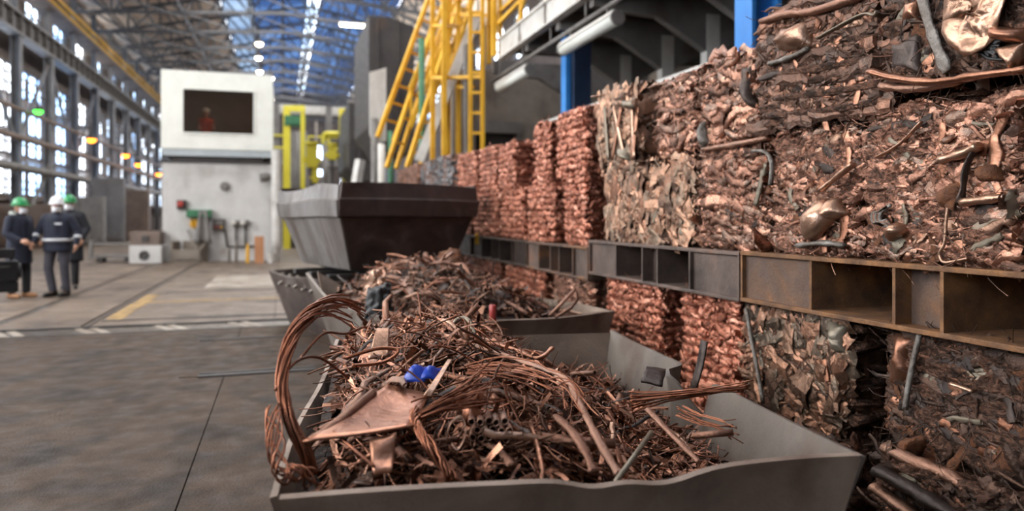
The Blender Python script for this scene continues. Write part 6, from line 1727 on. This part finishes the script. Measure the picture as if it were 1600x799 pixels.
    if bands:
        bb = MB(); n = 28
        prof2 = []
        for k in range(n + 1):
            a = 2 * PI * k / n
            prof2.append([(0.243 * math.cos(a), 0.200 * math.sin(a), z) for z in (0.985, 1.035)])
        bb.sheet(prof2, 0.01); bb.build('reflective_band', M['reflective'], root, smooth=True)
        for side, (el, wr, fd, pl) in zip((-1, 1), arms):
            el = Vector(el); wr = Vector(wr); t = (wr - el).normalized()
            MB().tube([el.lerp(wr, 0.36), el.lerp(wr, 0.56)], 0.066, 16).build('reflective_band', M['reflective'], root, smooth=True)
        MB().box((0.075, -0.182, 1.30), (0.11, 0.012, 0.03)).build('chest_badge', M['reflective'], root)
    if scarf:
        MB().tube([(0.11 * math.cos(a), 0.02 + 0.105 * math.sin(a), 1.50 + 0.02 * math.sin(a)) for a in np.linspace(-0.6, PI + 0.6, 14)], 0.035, 10).build('scarf', M['hood'], root, smooth=True)
    # trousers
    t = MB()
    t.capsule((-0.06, 0, 0.92), (0.06, 0, 0.92), 0.125, 0.125, 14)
    for side, (kn, an, toe) in zip((-1, 1), legs):
        hp = Vector((side * hx, 0, hipz)); kn = Vector(kn); an = Vector(an)
        t.capsule(hp, kn, 0.102, 0.078, 14); t.capsule(kn, kn.lerp(an, 0.93), 0.078, 0.068, 14)
    vox(t, 'trousers', M[trousers or 'trouser'], root, 0.012, 4)
    for side, (kn, an, toe) in zip((-1, 1), legs):
        an = Vector(an); d = Vector(toe).normalized(); sm = MB()
        f = an - Vector((0, 0, an.z))
        sm.capsule(an + Vector((0, 0, 0.04)), f - d * 0.03 + Vector((0, 0, 0.055)), 0.05, 0.052, 12)
        sm.capsule(f - d * 0.045 + Vector((0, 0, 0.04)), f + d * 0.13 + Vector((0, 0, 0.038)), 0.042, 0.042, 12)
        sm.capsule(f + d * 0.13 + Vector((0, 0, 0.036)), f + d * 0.17 + Vector((0, 0, 0.034)), 0.040, 0.034, 12)
        vox(sm, 'shoe', M[shoes], root, 0.009, 3)
    # helmet, mask
    Mh = Matrix.Translation(head) @ Rh.to_4x4()
    hb = MB()
    hb.lathe([(0.122, 0.055), (0.122, 0.075), (0.116, 0.11), (0.098, 0.15), (0.066, 0.182), (0.03, 0.195), (0.004, 0.198)], 24, Mh @ Matrix.Translation((0, 0.01, 0)) @ Matrix.Diagonal((0.92, 1.1, 1, 1)))
    hm = hb.build('helmet', M[helmet], root, smooth=True)
    MB().sheet([[Mh @ Vector((r * math.cos(a), 0.01 + r * 1.12 * math.sin(a) - (0.045 if k == 1 else 0) * max(0, -math.sin(a)), 0.062 - 0.012 * k)) for a in np.linspace(0, 2 * PI, 29)] for k, r in enumerate((0.110, 0.138))], 0.006).build('brim', M[helmet], hm, smooth=True)
    MB().beam(Mh @ Vector((0, -0.10, 0.135)), Mh @ Vector((0, 0.05, 0.203)), 0.02, 0.012).build('ridge', M[helmet], hm)
    mk = MB()
    g = []
    for v in np.linspace(0, 1, 8):
        g.append([Mh @ Vector((0.071 * math.cos(a), -0.028 + 0.092 * math.sin(a) * (1 - 0.35 * abs(2 * v - 1) ** 2), 0.012 - 0.108 * v)) for a in np.linspace(PI * 1.02, PI * 1.98, 15)])
    mk.sheet(g, 0.006); mk.build('face_mask', M['mask'], root, smooth=True)
    return root
S = Vector
pA = floor_at(30, 465); pB = floor_at(90, 463); pC = floor_at(110, 451)
person(pA, math.radians(62), 'person in a green helmet and long dark coat standing side on beside the video camera', 'navy', 0.60,
       [((-0.11, -0.03, 0.50), (-0.13, 0.03, 0.09), (-0.1, -1, 0)), ((0.10, -0.05, 0.50), (0.09, -0.06, 0.09), (0.15, -1, 0))], 'tan_shoe', 'helmet_green',
       [((-0.27, 0.0, 1.15), (-0.20, -0.22, 1.02), (0.3, -0.8, -0.3), (0.9, 0.2, 0)), ((0.27, 0.02, 1.15), (0.19, -0.22, 1.0), (-0.3, -0.8, -0.4), (-0.9, 0.2, 0))],
       0.1, False, 1.75, 'dark_trouser', 'people talking in the aisle', True)
person(pB, math.radians(-6), 'person in a white helmet and navy jacket with reflective bands', 'navy', 0.80,
       [((-0.13, -0.05, 0.50), (-0.06, -0.03, 0.09), (-0.6, -1, 0)), ((0.12, -0.02, 0.50), (0.14, 0.02, 0.09), (-0.35, -1, 0))], 'black_shoe', 'helmet_white',
       [((-0.31, 0.02, 1.17), (-0.34, -0.12, 0.97), (-0.2, -0.5, -0.8), (0.9, -0.3, 0)), ((0.33, 0.03, 1.16), (0.33, -0.08, 0.93), (0, -0.3, -1), (-0.9, -0.2, 0))],
       0.25, True, 1.78, None, 'people talking in the aisle')
person(pC, math.radians(-14), 'person in a green helmet half hidden behind the white-helmeted one', 'black_cloth', 0.52,
       [((-0.09, -0.03, 0.50), (-0.08, 0.0, 0.09), (0.1, -1, 0)), ((0.10, -0.03, 0.50), (0.10, -0.02, 0.09), (0.6, -1, 0))], 'black_shoe', 'helmet_green',
       [((-0.29, 0.02, 1.15), (-0.26, -0.10, 0.93), (0, -0.3, -1), (0.9, -0.2, 0)), ((0.30, 0.02, 1.15), (0.27, -0.12, 0.95), (0, -0.4, -1), (-0.9, -0.2, 0))],
       0.2, False, 1.84, 'dark_trouser', 'people talking in the aisle')
# operator behind the cabin window
op = empty('person', (CX0 + 1.19, CY + 1.0, 3.64), math.radians(10), 'person in an orange vest seated behind the cabin window', 'person')
b = MB().capsule((0, 0, 0.50), (0, 0, 0.92), 0.14, 0.15, 14).capsule((-0.13, 0, 0.98), (0.13, 0, 0.98), 0.08, 0.08, 12).capsule((0, 0, 1.0), (0, -0.02, 1.14), 0.056, 0.055, 10)
b.ellipsoid((0, -0.02, 1.24), (0.085, 0.10, 0.125), 16, 12).capsule((0, -0.11, 1.24), (0, -0.13, 1.21), 0.012, 0.016, 8)
for sd in (-1, 1):
    b.capsule((sd * 0.19, 0, 0.96), (sd * 0.25, -0.06, 0.68), 0.05, 0.043, 10).capsule((sd * 0.25, -0.06, 0.68), (sd * 0.2, -0.32, 0.70), 0.042, 0.03, 10)
    hand(b, Vector((sd * 0.2, -0.33, 0.70)), (0, -1, 0), sd, (0, 0, -1))
    b.capsule((sd * 0.1, 0, 0.45), (sd * 0.12, -0.42, 0.47), 0.085, 0.06, 10).capsule((sd * 0.12, -0.42, 0.47), (sd * 0.12, -0.40, 0.08), 0.056, 0.04, 10)
vox(b, 'body', M['skin'], op, 0.010, 2)
v = MB().capsule((0, 0, 0.52), (0, 0, 0.92), 0.175, 0.18, 16).capsule((-0.14, 0, 0.97), (0.14, 0, 0.97), 0.095, 0.095, 12)
vox(v, 'vest', M['orange_vest'], op, 0.014, 4)
mb = MB().lathe([(0.118, 1.29), (0.115, 1.33), (0.09, 1.38), (0.04, 1.41), (0.004, 1.415)], 18)
mb.build('helmet', M['helmet_white'], op, smooth=True)
t = MB()
for sd in (-1, 1):
    t.capsule((sd * 0.1, 0, 0.45), (sd * 0.12, -0.42, 0.47), 0.10, 0.078, 12).capsule((sd * 0.12, -0.42, 0.47), (sd * 0.12, -0.40, 0.10), 0.076, 0.066, 12)
vox(t, 'trousers', M['dark_trouser'], op, 0.014, 4)
ch = empty('office_chair', (CX0 + 1.19, CY + 1.05, 3.64), 0, 'dark chair under the person in the orange vest', 'chair')
MB().bx(-0.24, 0.24, -0.22, 0.24, 0.28, 0.35).build('seat', M['black'], ch, bevel=0.02)
MB().bx(-0.22, 0.22, 0.24, 0.30, 0.4, 0.95).build('backrest', M['black'], ch, bevel=0.02)
MB().tube([(0, 0, 0), (0, 0, 0.28)], 0.04, 10).build('column', M['dark_steel'], ch)
dk = empty('control_desk', (CX0 + 1.68, CY + 0.22, 3.64), 0, 'dark control desk behind the cabin window', 'desk')
MB().bx(-0.95, 0.95, -0.25, 0.25, 0.42, 0.48).build('desk_top', M['dark_steel'], dk)
for x in (-0.9, 0.86):
    MB().bx(x, x + 0.04, -0.22, 0.22, 0, 0.42).build('leg', M['dark_steel'], dk)

# ================================================================ VIDEO CAMERA AT THE LEFT EDGE
vp = P(8, 420, 9.2)
vc = empty('video_camera', (vp.x, vp.y, vp.z), math.radians(18), 'black video camera on a tripod cut off by the left picture edge', 'video camera')
MB().bx(-0.42, 0.14, -0.10, 0.10, -0.16, 0.10).build('body', M['black'], vc, bevel=0.02)
MB().lathe([(0.075, 0), (0.085, 0.02), (0.085, 0.14), (0.10, 0.16), (0.10, 0.24)], 18, Matrix.Translation((0.06, 0, -0.03)) @ Matrix.Rotation(PI / 2, 4, 'Y') @ Matrix.Diagonal((1, 1, 0.45, 1))).build('lens', M['black'], vc)
MB().tube(curve_pts([(-0.3, 0, 0.10), (-0.28, 0, 0.2), (-0.1, 0, 0.22), (0.04, 0, 0.2), (0.06, 0, 0.10)]), 0.022, 8).build('top_handle', M['black'], vc, smooth=True)
MB().bx(-0.1, 0.10, -0.20, -0.10, 0.14, 0.26).build('viewfinder', M['black'], vc, bevel=0.015)
MB().bx(-0.3, 0.14, -0.07, 0.07, -0.30, -0.17).build('battery_box', M['black'], vc, bevel=0.015)
MB().box((-0.1, -0.105, 0.03), (0.3, 0.01, 0.015)).build('trim_line', M['grey_steel'], vc)
for k in range(3):
    a = 2 * PI * k / 3 + 0.4
    MB().tube([(-0.2, 0, -0.28), (-0.32 + 0.3 * math.cos(a) - 0.1, 0.3 * math.sin(a), -vp.z)], [0.02, 0.014], 8).build('tripod_leg', M['black'], vc, smooth=True)
